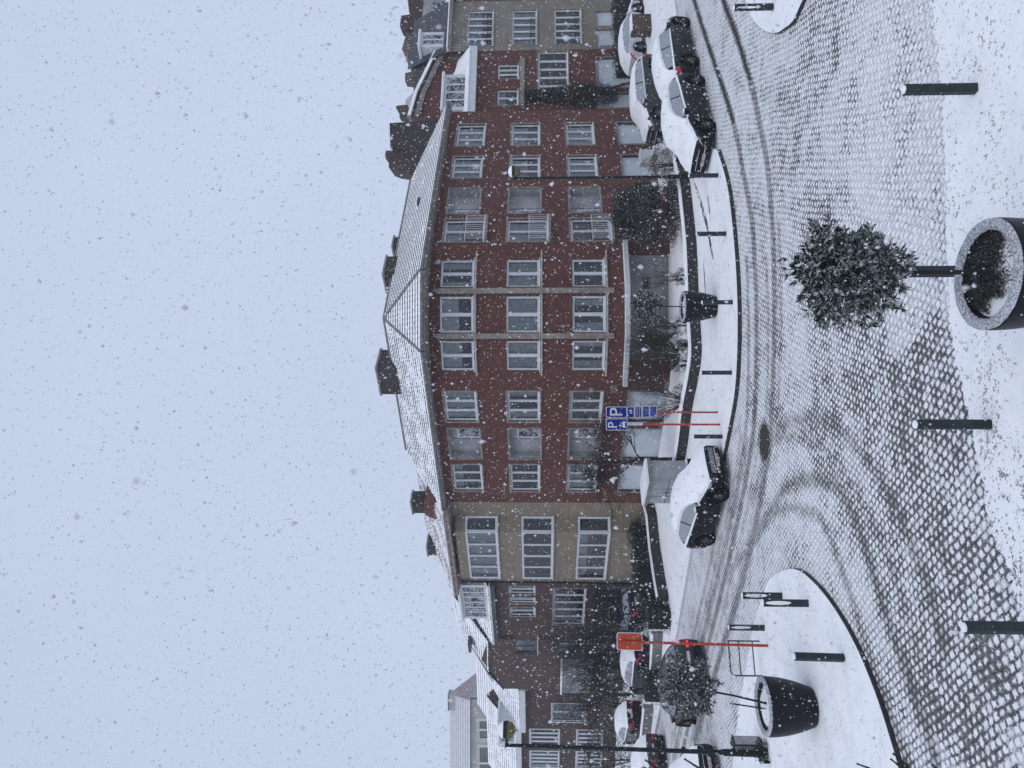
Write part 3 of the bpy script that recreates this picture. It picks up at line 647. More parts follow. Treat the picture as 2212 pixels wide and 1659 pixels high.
# name plate on the brickwork
m=MB(FL2); a=SO(FL2,845)+.05; 
pl=MB(FL2); sx=FL2.len-.62; pl.box(sx-.02,sx+.42,.0,.03,2.66,2.92); plo=pl.build('name_plate','grey_stone',mb)
def text(s,size,T,parent,mat,name='lettering',ext=.004,align='CENTER',spacing=1.0):
    cu=bpy.data.curves.new('txt','FONT'); cu.body=s; cu.size=size; cu.extrude=ext; cu.align_x=align; cu.align_y='CENTER'; cu.space_character=spacing
    to=bpy.data.objects.new('txt',cu); col.objects.link(to); dg=bpy.context.evaluated_depsgraph_get(); me=bpy.data.meshes.new_from_object(to.evaluated_get(dg))
    bpy.data.objects.remove(to); me.transform(T); me.materials.clear(); me.materials.append(MATS[mat])
    o=bpy.data.objects.new(name,me); col.objects.link(o); o.parent=parent; return o
def face_mat(F,s,o,z,orig=(0,0,0)):
    p=F((s,o,z))-Vector(orig); M=Matrix.Identity(4)
    for i,c in enumerate((F.d,Vector((0,0,1)),F.n)): 
        for j in range(3): M[j][i]=c[j]
    M.translation=p; return M
text('LINAS',.15,face_mat(FL2,sx+.2,.034,2.79,mb['_o']),plo,'black_text')
# canopy over the recessed ground floor
cp=[(6.25,33.3),(6.3,33.7),(4.3,34.9),(2.1,34.9),(.2,33.9),(-.15,33.55),(2.05,32.35),(4.35,32.35)]
m=MB(); m.prism([(6.5,33.42),(6.3,33.75),(4.2,34.9),(2.1,34.9),(.1,33.75),(-.12,33.45),(2.05,32.45),(4.35,32.45)][::-1],2.22,2.42,0,1); m.build('canopy',['white_paint','snow'],mb)
FR=Frame((1.05,34.1),(6.25,34.1)); m=MB(FR)
wall(mb,FR,0,FR.len,0,2.3,[(3.3,3.85,1.1,1.5)],'plaster',name='recessed_wall')
window(mb,FR,3.3,3.85,1.1,1.5,1,curt=0,sill=None,frame='grey_stone')
m=MB(); m.prism([(.1,33.7),(1.05,33.3),(1.05,34.2),(.1,34.4)],0,2.22); m.build('brick_pier','brick_red',mb)
m=MB(); m.prism([(6.3,33.7),(6.3,34.3),(5.9,34.3),(5.9,33.55)],0,2.22); m.build('brick_pier','brick_red',mb)
# cornice, roof
e_off=[(6.3,33.7,FC),(.1,33.7,FL2)]
def rp(F,s,o): q=F((s,o,0)); return (q.x,q.y)
EA,EB=Vector((1.45,32.05)),Vector((4.95,32.05))
# wing eaves in line, run past the facade bend to the middle slope
pC=Vector(rp(FC,0,.42)); dC=Vector((FC.d.x,FC.d.y)); sC=(EB.x-pC.x)/dC.x; EB=pC+dC*sC
pL=Vector(rp(FL2,FL2.len,.42)); dL=Vector((FL2.d.x,FL2.d.y)); sL=(EA.x-pL.x)/dL.x; EA=pL+dL*sL
ey=(EA.y+EB.y)/2; EA.y=EB.y=ey; print('mid eave',EA,EB)
EC=Vector(rp(FC,FC.len+.1,.42)); EL=Vector(rp(FL2,-.05,.42))
foot=[EC,EB,EA,EL]
wl=[Vector(rp(FC,FC.len,0)),Vector((6.3,33.7)),Vector((4.13,32.8)),Vector((2.12,32.8)),Vector((.1,33.7)),Vector(rp(FL2,0,0))]
m=MB()
inner=[Vector(rp(FC,FC.len+.1,-.2)),Vector((4.6,34)),Vector((1.8,34)),Vector(rp(FL2,-.05,-.2))]
m.prism([(p.x,p.y) for p in foot+inner[::-1]][::-1],EZ-.02,EZ+.10); 
for a,b in zip(foot[:-1],foot[1:]):
    d=Vector((b.x-a.x,b.y-a.y,0)).normalized(); n=Vector((-d.y,d.x,0))*-1
    A=Vector((a.x,a.y,0)); B=Vector((b.x,b.y,0)); nn=Vector((d.y,-d.x,0)); nn=nn if nn.y<0 else -nn
    m.add([A+Vector((0,0,EZ-.02)),B+Vector((0,0,EZ-.02)),B+nn*.09+Vector((0,0,EZ+.02)),A+nn*.09+Vector((0,0,EZ+.02)),A+nn*.12+Vector((0,0,EZ+.20)),B+nn*.12+Vector((0,0,EZ+.20)),A+Vector((0,0,EZ+.20)),B+Vector((0,0,EZ+.20))],[(0,1,2,3),(3,2,5,4),(4,5,7,6)])
m.build('cornice','soffit',mb)
gt=MB()
for a,b in zip(foot[:-1],foot[1:]):
    d=Vector((b.x-a.x,b.y-a.y,0)).normalized(); nn=Vector((d.y,-d.x,0)); nn=nn if nn.y<0 else -nn
    gt.tube([Vector((a.x,a.y,EZ+.17))+nn*.12,Vector((b.x,b.y,EZ+.17))+nn*.12],.07,8)
gt.build('gutter','grey_stone',mb)
ZR=13.72; back=4.0
def Rg(F,s): q=F((s,.42-back,0)); return Vector((q.x,q.y,ZR))
apx=Vector((3.2,0,ZR)); r0=Rg(FC,0); t=(3.2-r0.x)/FC.d.x; apx=r0+FC.d*t; apx.x=3.2; print('apex',apx)
v3=lambda p:Vector((p.x,p.y,EZ+.22))
m=MB(); rC=Rg(FC,FC.len-1.2); rL=Rg(FL2,.25)
tiled(m,v3(EB),v3(EC),apx,rC); tiled(m,v3(EL),v3(EA),rL,apx,fill=.12); tiled(m,v3(EA),v3(EB),apx,apx+Vector((.01,0,0)))
# rear slopes, for other views
bC=Vector((*rp(FC,FC.len,.42-2*back),EZ+.2)); bL=Vector((*rp(FL2,0,.42-2*back),EZ+.2)); bm=Vector((3.2,apx.y+5.4,EZ+.2))
m.quad(apx,rC,bC,bm,0); m.quad(rL,apx,bm,bL,0); m.add([v3(EC),bC,rC],[(0,1,2)],0); m.add([v3(EL),rL,bL],[(0,1,2)],0)
m.build('roof',['snow','dark_tile'],mb)
hp=MB()
for a,b in ((v3(EB),apx),(v3(EA),apx),(apx,rC),(apx,rL)): hp.tube([a+Vector((0,0,.05)),b+Vector((0,0,.06))],.06,6)
hp.build('ridge_tiles','grey_stone',mb)
m=MB(); m.prism([(15.3,41.4),(bC.x,bC.y),(3.2,bm.y-.5),(bL.x,bL.y),(-6.3,39.35),(-5.55,40.1),(.55,35.0),(1.2,34.75),(5.4,34.75),(14.45,42.3)],-.02,EZ); m.build('rear_walls','brick_dark',mb)
chimney(mb,FL2,FL2.len-3.4,FL2.len-1.65,-4.4,-2.9,12.2,14.35,'brick_dark')
chimney(mb,FC,1.9,3.3,-4.5,-3.3,12.6,14.1,'brick_dark')
chimney(mb,FC,4.9,5.7,-4.6,-3.9,13,14.1,'brick_dark')
# roof ladder / vent
m=MB(FC); m.box(5.0,5.5,-1.9,-1.2,12.25,12.5,0); m.box(4.98,5.52,-1.92,-1.1,12.5,12.56,1); m.build('roof_window',['slate','snow'],mb)
# cables
cb=MB(); cb.tube([FA((0,.1,3.0)),FB((1.9,.12,3.02))],.012,4); cb.build('cable','cable',mb)
# ------------------------------------------------------------------ LEFT NEIGHBOUR: stone house with a full height bay
FD=Frame(FL2((0,0,0)).to_2d()+Vector((-7.6*.735,7.6*.678)),FL2((0,0,0)).to_2d())
hd=root('stone_house','narrow beige stone house with stacked wide bay windows beside the brick block','house',tuple(FD((3.8,-2,0))),world=True)
LD=FD.len
b0,b1=LD-6.55,LD-1.15; bo=.75
wall(hd,FD,0,LD,0,10.95,[(b0,b1,-.0,10.4)] if False else [],'limestone')
Fb=Frame(FD((b0+.45,bo,0)).to_2d(),FD((b1-.45,bo,0)).to_2d()); Fs1=Frame(FD((b0,0,0)).to_2d(),FD((b0+.45,bo,0)).to_2d()); Fs2=Frame(FD((b1-.45,bo,0)).to_2d(),FD((b1,0,0)).to_2d())
DZ=[(8.45,10.2),(5.42,7.15),(2.38,4.1)]
bw=Fb.len
wall(hd,Fb,0,bw,1.0,10.75,[(.02,bw-.02,a,b) for a,b in DZ],'limestone',.2)
wall(hd,Fs1,0,Fs1.len,1.0,10.75,[(.04,Fs1.len-.0,a,b) for a,b in DZ],'limestone',.2)
wall(hd,Fs2,0,Fs2.len,1.0,10.75,[(0,Fs2.len-.04,a,b) for a,b in DZ],'limestone',.2)
for i,(a,b) in enumerate(DZ):
    window(hd,Fb,.02,bw-.02,a,b,4,dep=.05,curt=(1,0,3)[i],fw=.07,mull=.07)
    window(hd,Fs1,.04,Fs1.len,a,b,1,dep=.05,curt=0,fw=.06); window(hd,Fs2,0,Fs2.len-.04,a,b,1,dep=.05,curt=0,fw=.07)
m=MB(); q=[FD((b0,0,0)),FD((b0+.45,bo,0)),FD((b1-.45,bo,0)),FD((b1,0,0))]
m.prism([(p.x,p.y) for p in q],.9,1.02); m.build('bay_base','limestone',hd)
m=MB(FD); m.box(-.05,LD+.0,.0,.95,10.95,11.15,0); m.box(-.05,LD,.0,1.0,11.15,11.25,0); m.box(-.05,LD,-.02,1.0,11.25,11.30,1); m.build('cornice',['stone_trim','snow'],hd)
m=MB(FD); tiled(m,(-.05,.95,11.3),(LD,.95,11.3),(.6,-3.6,13.4),(LD-1.6,-3.6,13.4),fill=0); m.quad((-.05,-8,11.3),(LD,-8,11.3),(LD-1.6,-3.6,13.4),(.6,-3.6,13.4),0); m.add([(LD,.95,11.3),(LD,-8,11.3),(LD-1.6,-3.6,13.4)],[(0,1,2)],0); m.add([(-.05,.95,11.3),(.6,-3.6,13.4),(-.05,-8,11.3)],[(0,1,2)],0)
m.build('roof',['snow','red_tile'],hd)
m=MB(FD); m.box(.05,LD-.05,-8,-.56,0,11.25); m.build('rear_walls','brick_dark',hd)
m=MB(FD); m.add([(LD-2.4,-.25,11.2),(LD+.2,-.25,11.2),(LD+.2,-.25,11.7),(LD-.9,-.25,12.5),(LD-1.5,-.25,12.45),(LD-2.4,-2.8,11.2),(LD+.2,-2.8,11.2),(LD+.2,-2.8,11.7),(LD-.9,-2.8,12.5),(LD-1.5,-2.8,12.45)],[(0,1,2,3,4),(9,8,7,6,5),(2,7,8,3),(4,3,8,9),(0,4,9,5)]); m.build('gable_dormer','brick_red',hd)
chimney(hd,FD,LD-1.9,LD-.95,-1.5,-.7,12.2,13.2,'brick_dark'); chimney(hd,FD,.3,1.1,-2.5,-1.6,11.9,13.0,'brick_dark')
panel_door(hd,FD,.35,1.25,.1,2.1,dep=-.05,mat='stone_trim',name='door',frame='grey_stone')
cb=MB(FD); cb.tube([(LD-.1,.06,1.9),(LD-.5,.06,2.0),(LD-.55,.06,1.9)],.02,4); cb.tube([(LD-1.2,.1,2.25),(LD-.5,.06,2.3),(LD+.3,.08,2.6)],.02,4); cb.build('cable','cable',hd)
dp=MB(FD); dp.tube([(.03,.08,0),(.03,.08,11)],.05,6); dp.build('downpipe','dark_metal',hd)
# ------------------------------------------------------------------ brick house E and the gabled one after it
FE=Frame(FD((-7.0,0,0)).to_2d(),FD((-.02,0,0)).to_2d())
he=root('brick_house','brown brick house with white roof dormer left of the beige stone house','house',tuple(FE((3.4,-2,0))),world=True)
sE=lambda y: FE.s_of(y)
g3=[(sE(1283),sE(1266)),(sE(1303),sE(1290)),(sE(1330),sE(1312))]; lw=(sE(1348),sE(1270)); dw=(sE(1292),sE(1266))
print('E',g3,lw,dw,FE.len)
opE=[(a,b,6.45,8.0) for a,b in g3]+[(max(.2,lw[0]),lw[1],3.35,5.3),(dw[0],dw[1],.05,2.0)]
wall(he,FE,0,FE.len,0,8.9,opE,'brick_brown')
for a,b in g3: window(he,FE,a,b,6.45,8.0,2,surround='stone_trim')
window(he,FE,max(.2,lw[0]),lw[1],3.35,5.3,5,surround='stone_trim',mull=.09); panel_door(he,FE,dw[0],dw[1],.05,2.0,name='door',frame='grey_stone',glaze=(.3,.7,.6,.85))
m=MB(FE); m.box(0,FE.len,.0,.35,8.9,9.15,0); m.box(0,FE.len,.0,.40,9.15,9.25,1); m.box(0,FE.len,.0,.12,2.7,2.85,0); m.build('cornice',['slate','white_paint'],he)
m=MB(FE); tiled(m,(-.1,.35,9.25),(FE.len,.35,9.25),(-.1,-3.2,11.6),(FE.len,-3.2,11.6),fill=.0); m.quad((-.1,-7,9.2),(FE.len,-7,9.2),(FE.len,-3.2,11.6),(-.1,-3.2,11.6)); m.build('roof',['snow','dark_tile'],he)
m=MB(FE); m.box(.03,FE.len-.03,-7,-.56,0,9.2); m.add([(0,.2,9.2),(0,-7,9.2),(0,-3.2,11.55)],[(0,1,2)]); m.build('rear_walls','brick_brown',he)
def dormer(rt,F,a,b,z0,z1,out,back_,panes,mat='white_paint',glz='cream'):
    m=MB(F); m.box(a,b,-back_,out,z0,z1,0); m.box(a-.12,b+.12,-back_,out+.18,z1,z1+.12,0); m.box(a-.10,b+.10,-back_,out+.16,z1+.12,z1+.18,1)
    d=m.build('dormer',[mat,'snow'],rt); w=(b-a-.4)/panes
    for i in range(panes):
        g=MB(F); x=a+.2+w*i; g.box(x+.07,x+w-.07,out,out+.012,z0+.22,z1-.15); g.build('dormer_window','glass_car',d)
    return d
a,b=sE(1334),sE(1262); dormer(he,FE,a,b,9.35,11.0,.1,2.6,6)
# gabled brick house
FG2=Frame(FE((-7.2,-.0,0)).to_2d(),FE((-.02,0,0)).to_2d())
hg=root('brick_house','brown brick house with grey blue shutters and skylight behind the bare tree','house',tuple(FG2((3.5,-2,0))),world=True)
sG=lambda y: FG2.s_of(y)
sw=[(sG(1412),sG(1372),6.3,7.8),(sG(1414),sG(1374),3.2,4.9)]
wall(hg,FG2,0,FG2.len,0,8.7,[(a,b,c,d) for a,b,c,d in sw],'brick_brown')
for a,b,c,d in sw: window(hg,FG2,a,b,c,d,3,curt=3,frame='shutter_blue',surround=None)
m=MB(FG2); m.add([(0,0,8.7),(FG2.len,0,8.7),(FG2.len,0,9.6),(4.4,0,10.2),(3.4,0,9.9),(0,0,8.75)],[(0,1,2,3,4,5)]); m.build('gable','brick_brown',hg)
m=MB(FG2); tiled(m,(2.8,.1,9.75),(FG2.len,.1,9.6),(3.2,-3.4,12.3),(FG2.len,-3.4,12.3),fill=0); m.quad((-.1,.1,8.75),(2.8,.1,9.9),(3.2,-3.4,12.3),(1.5,-3.6,9.6),1); m.quad((-.1,-7,8.7),(FG2.len,-7,9),(FG2.len,-3.4,12.3),(3.2,-3.4,12.3),0); m.add([(1.5,-3.6,9.6),(3.2,-3.4,12.3),(-.1,-7,8.7)],[(0,1,2)],0)
m.build('roof',['snow','dark_tile'],hg)
m=MB(FG2); m.box(3.6,4.7,-1.6,-.9,11.0,11.2); m.build('skylight','slate',hg)
m=MB(FG2); m.box(.03,FG2.len-.03,-7,-.56,0,8.9); m.build('rear_walls','brick_brown',hg)
bay=MB(FG2); bay.box(1.2,4.6,.01,.8,2.6,4.6,0); bay.box(1.1,4.7,.01,.9,4.6,4.7,1); bay.build('bay_window',['plaster','snow'],hg)
# lower houses further up the left street
FH=Frame(AT(1570,1200,58).to_2d(),AT(1482,1200,56).to_2d())
hh=root('brick_house','lower brick house with pale snowy roof and small white balcony front','house',tuple(FH((1.5,-2,0))),world=True)
wall(hh,FH,-.1,FH.len,0,7.3,[(.6,2.6,2.6,5.2)],'brick_brown'); window(hh,FH,.6,2.6,2.6,5.2,2,surround='white_paint')
m=MB(FH); m.box(-.1,FH.len,-.0,.5,7.25,7.7,0); m.build('fascia','white_paint',hh)
m=MB(FH); tiled(m,(-.1,.45,7.7),(FH.len,.45,7.7),(.6,-3,9.9),(FH.len,-3,9.9),fill=.05); m.quad((-.1,-6,7.7),(FH.len,-6,7.7),(FH.len,-3,9.9),(.6,-3,9.9)); m.build('roof',['snow','slate'],hh)
m=MB(FH); m.box(0,FH.len-.03,-6,-.56,0,7.3); m.add([(-.05,.0,7.3),(-.05,-6,7.3),(.55,-3,9.8)],[(0,1,2)]); m.build('rear_walls','brick_brown',hh)
FI=Frame(AT(1720,1200,61).to_2d(),AT(1571,1200,58.2).to_2d())
hi=root('row_house','far brick row house with white dormer and white barred windows','house',tuple(FI((3,-2,0))),world=True)
iw=[(FI.s_of(1612),FI.s_of(1575)),(FI.s_of(1655),FI.s_of(1622))]
opI=[(a,b,4.6,6.9) for a,b in iw]+[(a,b,1.2,3.2) for a,b in iw]
wall(hi,FI,0,FI.len,0,7.6,opI,'brick_brown')
for a,b,c,d in opI: window(hi,FI,a,b,c,d,4,surround='white_paint',mull=.1)
m=MB(FI); m.box(-.1,FI.len,-.0,.45,7.6,8.0,0); m.build('fascia','white_paint',hi)
m=MB(FI); tiled(m,(-.1,.4,8),(FI.len,.4,8),(-.1,-3.2,10.6),(FI.len,-3.2,10.6),fill=.05); m.quad((-.1,-6.5,8),(FI.len,-6.5,8),(FI.len,-3.2,10.6),(-.1,-3.2,10.6)); m.build('roof',['snow','slate'],hi)
m=MB(FI); m.box(0,FI.len,-6.5,-.56,0,8.0); m.add([(FI.len,0,8),(FI.len,-6.5,8),(FI.len,-3.2,10.5)],[(0,1,2)]); m.build('rear_walls','brick_brown',hi)
dormer(hi,FI,FI.s_of(1603),FI.s_of(1556),7.9,9.3,.2,2,3)
# tall block far behind
FJ=Frame(AT(1760,1100,86).to_2d(),AT(1512,1100,86).to_2d())
hj=root('apartment_building','tall pale hazy block with pinkish tiled roof far behind the left row','building',tuple(FJ((5,-4,0))),world=True)
jo=[(FJ.s_of(y1),FJ.s_of(y0),c,d) for y0,y1 in ((1555,1602),(1612,1690)) for c,d in ((11.2,13.4),(8.2,10.2))]
wall(hj,FJ,0,FJ.len,0,14.2,jo,'hazed_wall')
for a,b,c,d in jo: window(hj,FJ,a,b,c,d,2,frame='cream_paint',fw=.22,mull=.18,curt=1,surround='cream_paint')
m=MB(FJ); tiled(m,(0,.3,14.2),(FJ.len,.3,14.2),(0,-3,17.0),(FJ.len-.6,-3,17.0),course=.5,step=.2); m.quad((0,-8,14.2),(FJ.len,-8,14.2),(FJ.len-.6,-3,17),(0,-3,17)); m.add([(FJ.len,.3,14.2),(FJ.len,-8,14.2),(FJ.len-.6,-3,17)],[(0,1,2)],1); m.build('roof',['snow_thin','hazed_tile'],hj)
m=MB(FJ); m.box(0,FJ.len,-8,-.56,0,14.2); m.build('rear_walls','hazed_wall',hj); chimney(hj,FJ,FJ.len-2.2,FJ.len-.4,-3.6,-2,15.2,17.0,'hazed_wall')
FK=Frame(AT(1570,1100,74).to_2d(),AT(1470,1100,72).to_2d())
hk=root('row_house','house end with snowy roof peeking between the left row and tall block','house',tuple(FK((2,-3,0))),world=True)
wall(hk,FK,0,FK.len,0,10.6,[],'plaster'); m=MB(FK); tiled(m,(0,.3,10.6),(FK.len,.3,10.6),(0,-3,12.6),(FK.len,-3,12.6),course=.5); m.build('roof',['snow','slate'],hk); m=MB(FK); m.box(0.02,FK.len-.02,-5,-.56,0,10.6); m.build('rear_walls','plaster',hk)
for i in range(6):
    g=MB(FK); x=.3+i*.65; g.box(x,x+.4,0,.02,10.0,10.4); g.build('window','glass_car',hk)
# ------------------------------------------------------------------ RIGHT NEIGHBOURS
FF=Frame((16.2,47.14),(22.3,49.4)); sF=lambda y: FF.s_of(y)
hf=root('brick_house','narrow red brick house with white dormer and climbing plant','house',tuple(FF((3,-2,0))),world=True)
Fw=[(sF(205),sF(113),4.3,6.25),(sF(170),sF(139),7.55,8.9),(sF(227),sF(194),7.55,8.9)]
gd=(sF(191),sF(128)); fd=(sF(235),sF(205))
print('F',Fw,gd,fd,FF.len)
wall(hf,FF,-.5,FF.len,0,10.3,Fw+[(gd[0],gd[1],0,2.4),(fd[0],fd[1],.0,2.4)],'brick_red')
window(hf,FF,*Fw[0],5,surround='stone_trim',mull=.1,curt=0); window(hf,FF,*Fw[1],3,curt=0); window(hf,FF,*Fw[2],2,curt=3)
panel_door(hf,FF,gd[0],gd[1],.02,2.4,frame='stone_trim',lines=2); panel_door(hf,FF,fd[0],fd[1],.02,2.4,name='door',frame='stone_trim')
m=MB(FF); m.box(-.3,FF.len,.0,.45,10.3,10.75,0); m.box(-.3,FF.len,.0,.5,10.75,10.82,1); m.build('cornice',['white_paint','snow'],hf)
m=MB(FF); m.box(sF(232),sF(128),.0,.14,7.15,7.45,0); m.build('window_ledge','stone_trim',hf)
dormer(hf,FF,sF(237),sF(160),10.85,12.4,.05,2.4,4)
# tall party wall rising behind the dormer with a snow covered slope
P=[AT(y,V,50.2) for V,y in ((985,98),(950,104),(903,200),(888,252),(985,262))]
m=MB(); a=[Vector((p.x,p.y,p.z)) for p in P]; bk=[p+Vector((0,5,0)) for p in a]
lo=[Vector((a[4].x,50.2,8)),Vector((a[0].x,50.2,8))]
m.add(a[:4]+[a[4]],[(0,1,2,3,4)]); m.add([a[0],a[4],lo[0],lo[1]],[(0,1,2,3)]); m.add([a[0],bk[0],bk[1],a[1]],[(0,1,2,3)]); m.add([a[3],bk[3],bk[4],a[4]],[(0,1,2,3)]); m.build('gable_wall','brick_red',hf)
m=MB(); 
for p,q in ((a[1],a[2]),(a[2],a[3])): m.add([p+Vector((0,-.25,.0)),q+Vector((0,-.25,.0)),q+Vector((0,-.25,.22)),p+Vector((0,-.25,.22)),q+Vector((0,5,.3)),p+Vector((0,5,.3)),p+Vector((0,-.22,-.22)),q+Vector((0,-.22,-.22)),p+Vector((0,-.2,-.5)),q+Vector((0,-.2,-.5))],[(0,1,2,3),(3,2,4,5)],0)
for p,q in ((a[1],a[2]),(a[2],a[3])): m.add([p+Vector((0,-.2,-.25)),q+Vector((0,-.2,-.25)),q+Vector((0,-.2,-.6)),p+Vector((0,-.2,-.6))],[(0,1,2,3)],1)
m.build('snowy_coping',['snow','grey_stone'],hf)
m=MB(FF); m.box(-.3,FF.len-.05,-5,-.56,0,10.75); m.build('rear_walls','brick_dark',hf)
m=MB(FF); m.quad((-.3,.4,10.8),(FF.len,.4,10.8),(FF.len,-1.2,12.0),(-.3,-1.2,12.6),0); m.build('lower_roof','snow',hf)
# beige house with three balconied windows
FGr=Frame((22.3,49.4),(26.4,50.9)); sg=lambda y: FGr.s_of(y)
hg2=root('beige_house','pale brick house with three tall window groups and thin balcony rails','house',tuple(FGr((2,-2,0))),world=True)
gw=(.45,3.5); GZ=[(9.3,11.05),(6.35,8.0),(3.35,5.15)]
LG=FGr.len
opg=[(gw[0],gw[1],a,b) for a,b in GZ]+[(.3,1.7,0,2.3),(2.0,3.3,0,2.3)]
wall(hg2,FGr,0,LG,0,12.1,opg,'beige_brick')
for i,(a,b) in enumerate(GZ):
    window(hg2,FGr,gw[0],gw[1],a,b,5,surround='stone_trim',curt=(3,1,0)[i],mull=.08)
    r=MB(FGr); r.box(gw[0],gw[1]-.8,.16,.18,a+.42,a+.45)
    for q in range(15): x=gw[0]+(gw[1]-.8-gw[0])*q/14; r.box(x-.01,x+.01,.162,.178,a,a+.42)
    r.build('railing','dark_metal',hg2)
panel_door(hg2,FGr,.3,1.7,.02,2.3,lines=1,glaze=(.1,.9,.1,.4)); panel_door(hg2,FGr,2.0,3.3,.02,2.3,lines=4)
m=MB(FGr); m.box(-.05,LG,.0,.35,12.1,12.3,0); m.box(-.05,LG,.0,.42,12.3,12.37,1); m.build('cornice',['stone_trim','snow'],hg2)
m=MB(FGr); m.add([(0,.1,12.35),(LG,.1,12.35),(LG,-1.6,15.1),(0,-1.6,15.3)],[(0,1,2,3)]); m.box(.02,LG-.02,-6,-1.6,12,15.0); m.build('mansard_roof','slate',hg2)
dormer(hg2,FGr,.5,1.8,12.5,14.2,-.1,1.2,2)
m=MB(FGr); m.box(.02,LG-.02,-6,-.56,0,12.3); m.build('rear_walls','brick_tan',hg2)
# mansard, gable and chimney behind (as one rear block)
hr=root('rear_house','slate mansard house with tan gable rising behind the beige house','house',(24,56,0),world=True)
def flatblock(rt,pts,Y,dep,mat,name,z0=None):
    m=MB(); a=[AT(y,V,Y) for V,y in pts]; b=[p+Vector((0,dep,0)) for p in a]; n=len(a)
    cc=[(p.x,p.z) for p in a]; tri=tessellate_polygon([[Vector((p.x,p.z,0)) for p in a]])
    m.add(a,[tuple(t) for t in tri]); m.add(b,[tuple(reversed(t)) for t in tri]); m.add(a+b,[(i,(i+1)%n,n+(i+1)%n,n+i) for i in range(n)])
    return m.build(name,mat,rt)
flatblock(hr,[(1000,60),(896,62),(905,98),(897,140),(893,200),(1000,210)],52.6,4,'slate','mansard_roof')
flatblock(hr,[(900,48),(884,52),(868,106),(898,150)],54,4,'brick_tan','gable_wall')
flatblock(hr,[(896,30),(866,34),(864,58),(866,62),(896,62)],53.5,1.2,'brick_brown','chimney')
flatblock(hr,[(893,154),(875,158),(875,176),(893,178)],55,1.0,'brick_tan','chimney')
flatblock(hr,[(960,0),(880,-4),(884,28),(898,42),(960,60)],53,4,'brick_brown','brick_gable')
flatblock(hr,[(1000,-30),(918,-30),(912,36),(922,62),(1000,66)],52.2,1.0,'plaster','white_dormer')
flatblock(hr,[(975,4),(935,4),(938,30),(975,30)],51.9,.25,'glass_car','window')
flatblock(hr,[(930,176),(893,200),(876,216),(874,250),(962,252)],56,3,'snow_thin','snowy_roof')
flatblock(hr,[(1300,200),(1300,0),(930,0),(930,200)],56.5,1,'brick_dark','rear_wall')
# chimneys above the right wing: broad dark stack and stepped gable
ht=root('party_wall','dark brick party wall with broad chimney stacks above right end of main roof','chimney wall',(15,47,0),world=True)
flatblock(ht,[(1000,252),(903,262),(842,266),(841,270),(843,314),(852,316),(872,318),(880,322),(906,362),(1000,372)],46.5,2.2,'brick_dark','gable_wall')
flatblock(ht,[(855,324),(833,326),(832,340),(834,344),(848,346),(848,352),(840,354),(840,362),(856,368),(882,372),(895,390),(940,398),(940,320)],47.2,2.0,'brick_brown','chimney')
flatblock(ht,[(841.5,265),(838,265),(838,272),(840,316),(843,316)],46.4,2.5,'snow','snow_cap')
flatblock(ht,[(860,228),(855,230),(857,236),(863,240),(863,254),(880,256),(880,226)],52,.8,'brick_brown','chimney')
# right-most house
FN=Frame((26.42,50.92),(36,54.5))
hn=root('brick_house','brown terraced house at the far right edge past the beige house','house',tuple(FN((3,-2,0))),world=True)
wall(hn,FN,0,FN.len,0,11.6,[(1,3.4,a-.2,b-.2) for a,b in GZ]+[(1,2.4,0,2.2)],'brick_brown')
for a,b in GZ: window(hn,FN,1,3.4,a-.2,b-.2,4,surround='stone_trim')
panel_door(hn,FN,1,2.4,.02,2.2)
m=MB(FN); m.box(0,FN.len,.0,.4,11.6,11.9,0); m.quad((0,.4,11.9),(FN.len,.4,11.9),(FN.len,-3,14.2),(0,-3,14.2),1); m.box(0,FN.len,-6,-.56,0,11.6,2); m.build('roof_and_rear',['white_paint','snow','brick_dark'],hn)
# ------------------------------------------------------------------ GARDEN WALLS AND GARDENS
PZ=.12
def low_wall(name,label,pts,th,h,mat='dark_stone',cat='wall',group=None):
    ro=root(name,label,cat,tuple(Vector((pts[0].x,pts[0].y,0))),0,group,world=True); w=MB(); s=MB()
    hs=h if hasattr(h,'__len__') else [h]*len(pts); ns=[]
    for i,p in enumerate(pts):
        d=(pts[min(i+1,len(pts)-1)]-pts[max(i-1,0)]); d.z=0; d.normalize(); n=Vector((-d.y,d.x,0)); n=n if n.y>0 else -n; ns.append(n)
    for i in range(len(pts)-1):
        a,b,na,nb=pts[i],pts[i+1],ns[i],ns[i+1]
        A=[Vector((q.x,q.y,z))+n*o for (q,n,hh) in ((a,na,hs[i]),(b,nb,hs[i+1])) for o in (0,th) for z in (0,hh)]
        w.add(A,[(0,4,5,1),(2,3,7,6),(1,5,7,3)]+([(0,1,3,2)] if i==0 else [])+([(4,6,7,5)] if i==len(pts)-2 else []))
        B=[Vector((q.x,q.y,hh))+n*o+Vector((0,0,z)) for (q,n,hh) in ((a,na,hs[i]),(b,nb,hs[i+1])) for o,z in ((-.03,.0),(-.02,.06),(th*.5,.09),(th+.02,.06),(th+.03,0))]
        s.add(B,[(j,j+5,j+6,j+1) for j in range(4)])
    w.build('wall_body',mat,ro); s.build('snow_cap','snow',ro); return ro
gw1=[G(y,V,PZ) for V,y in ((1478,330),(1489,386),(1497,450),(1505,530),(1509,624),(1513,700),(1516,762),(1508,820),(1495,884),(1485,963),(1474,1018))]
gwd=smooth_line(gw1,3)
low_wall('garden_wall','low dark curved garden wall capped with snow in front of the corner block',gwd,.25,[.52]*len(gwd))
# raised garden bed behind it
bed=[Vector((p.x,p.y,0))+Vector((0,.27,0)) for p in gwd]; 
m=MB(); m.prism([(p.x,p.y) for p in bed]+[(p[0],p[1]) for p in ((-6.2,39.1),(.0,33.9),(1.0,34.0),(6.25,34.0),(13,39.3))],-.1,.30); struct(m.build('garden_bed','snow_pave'))
def bs(y,V,Y): p=AT(y,V,Y); return p
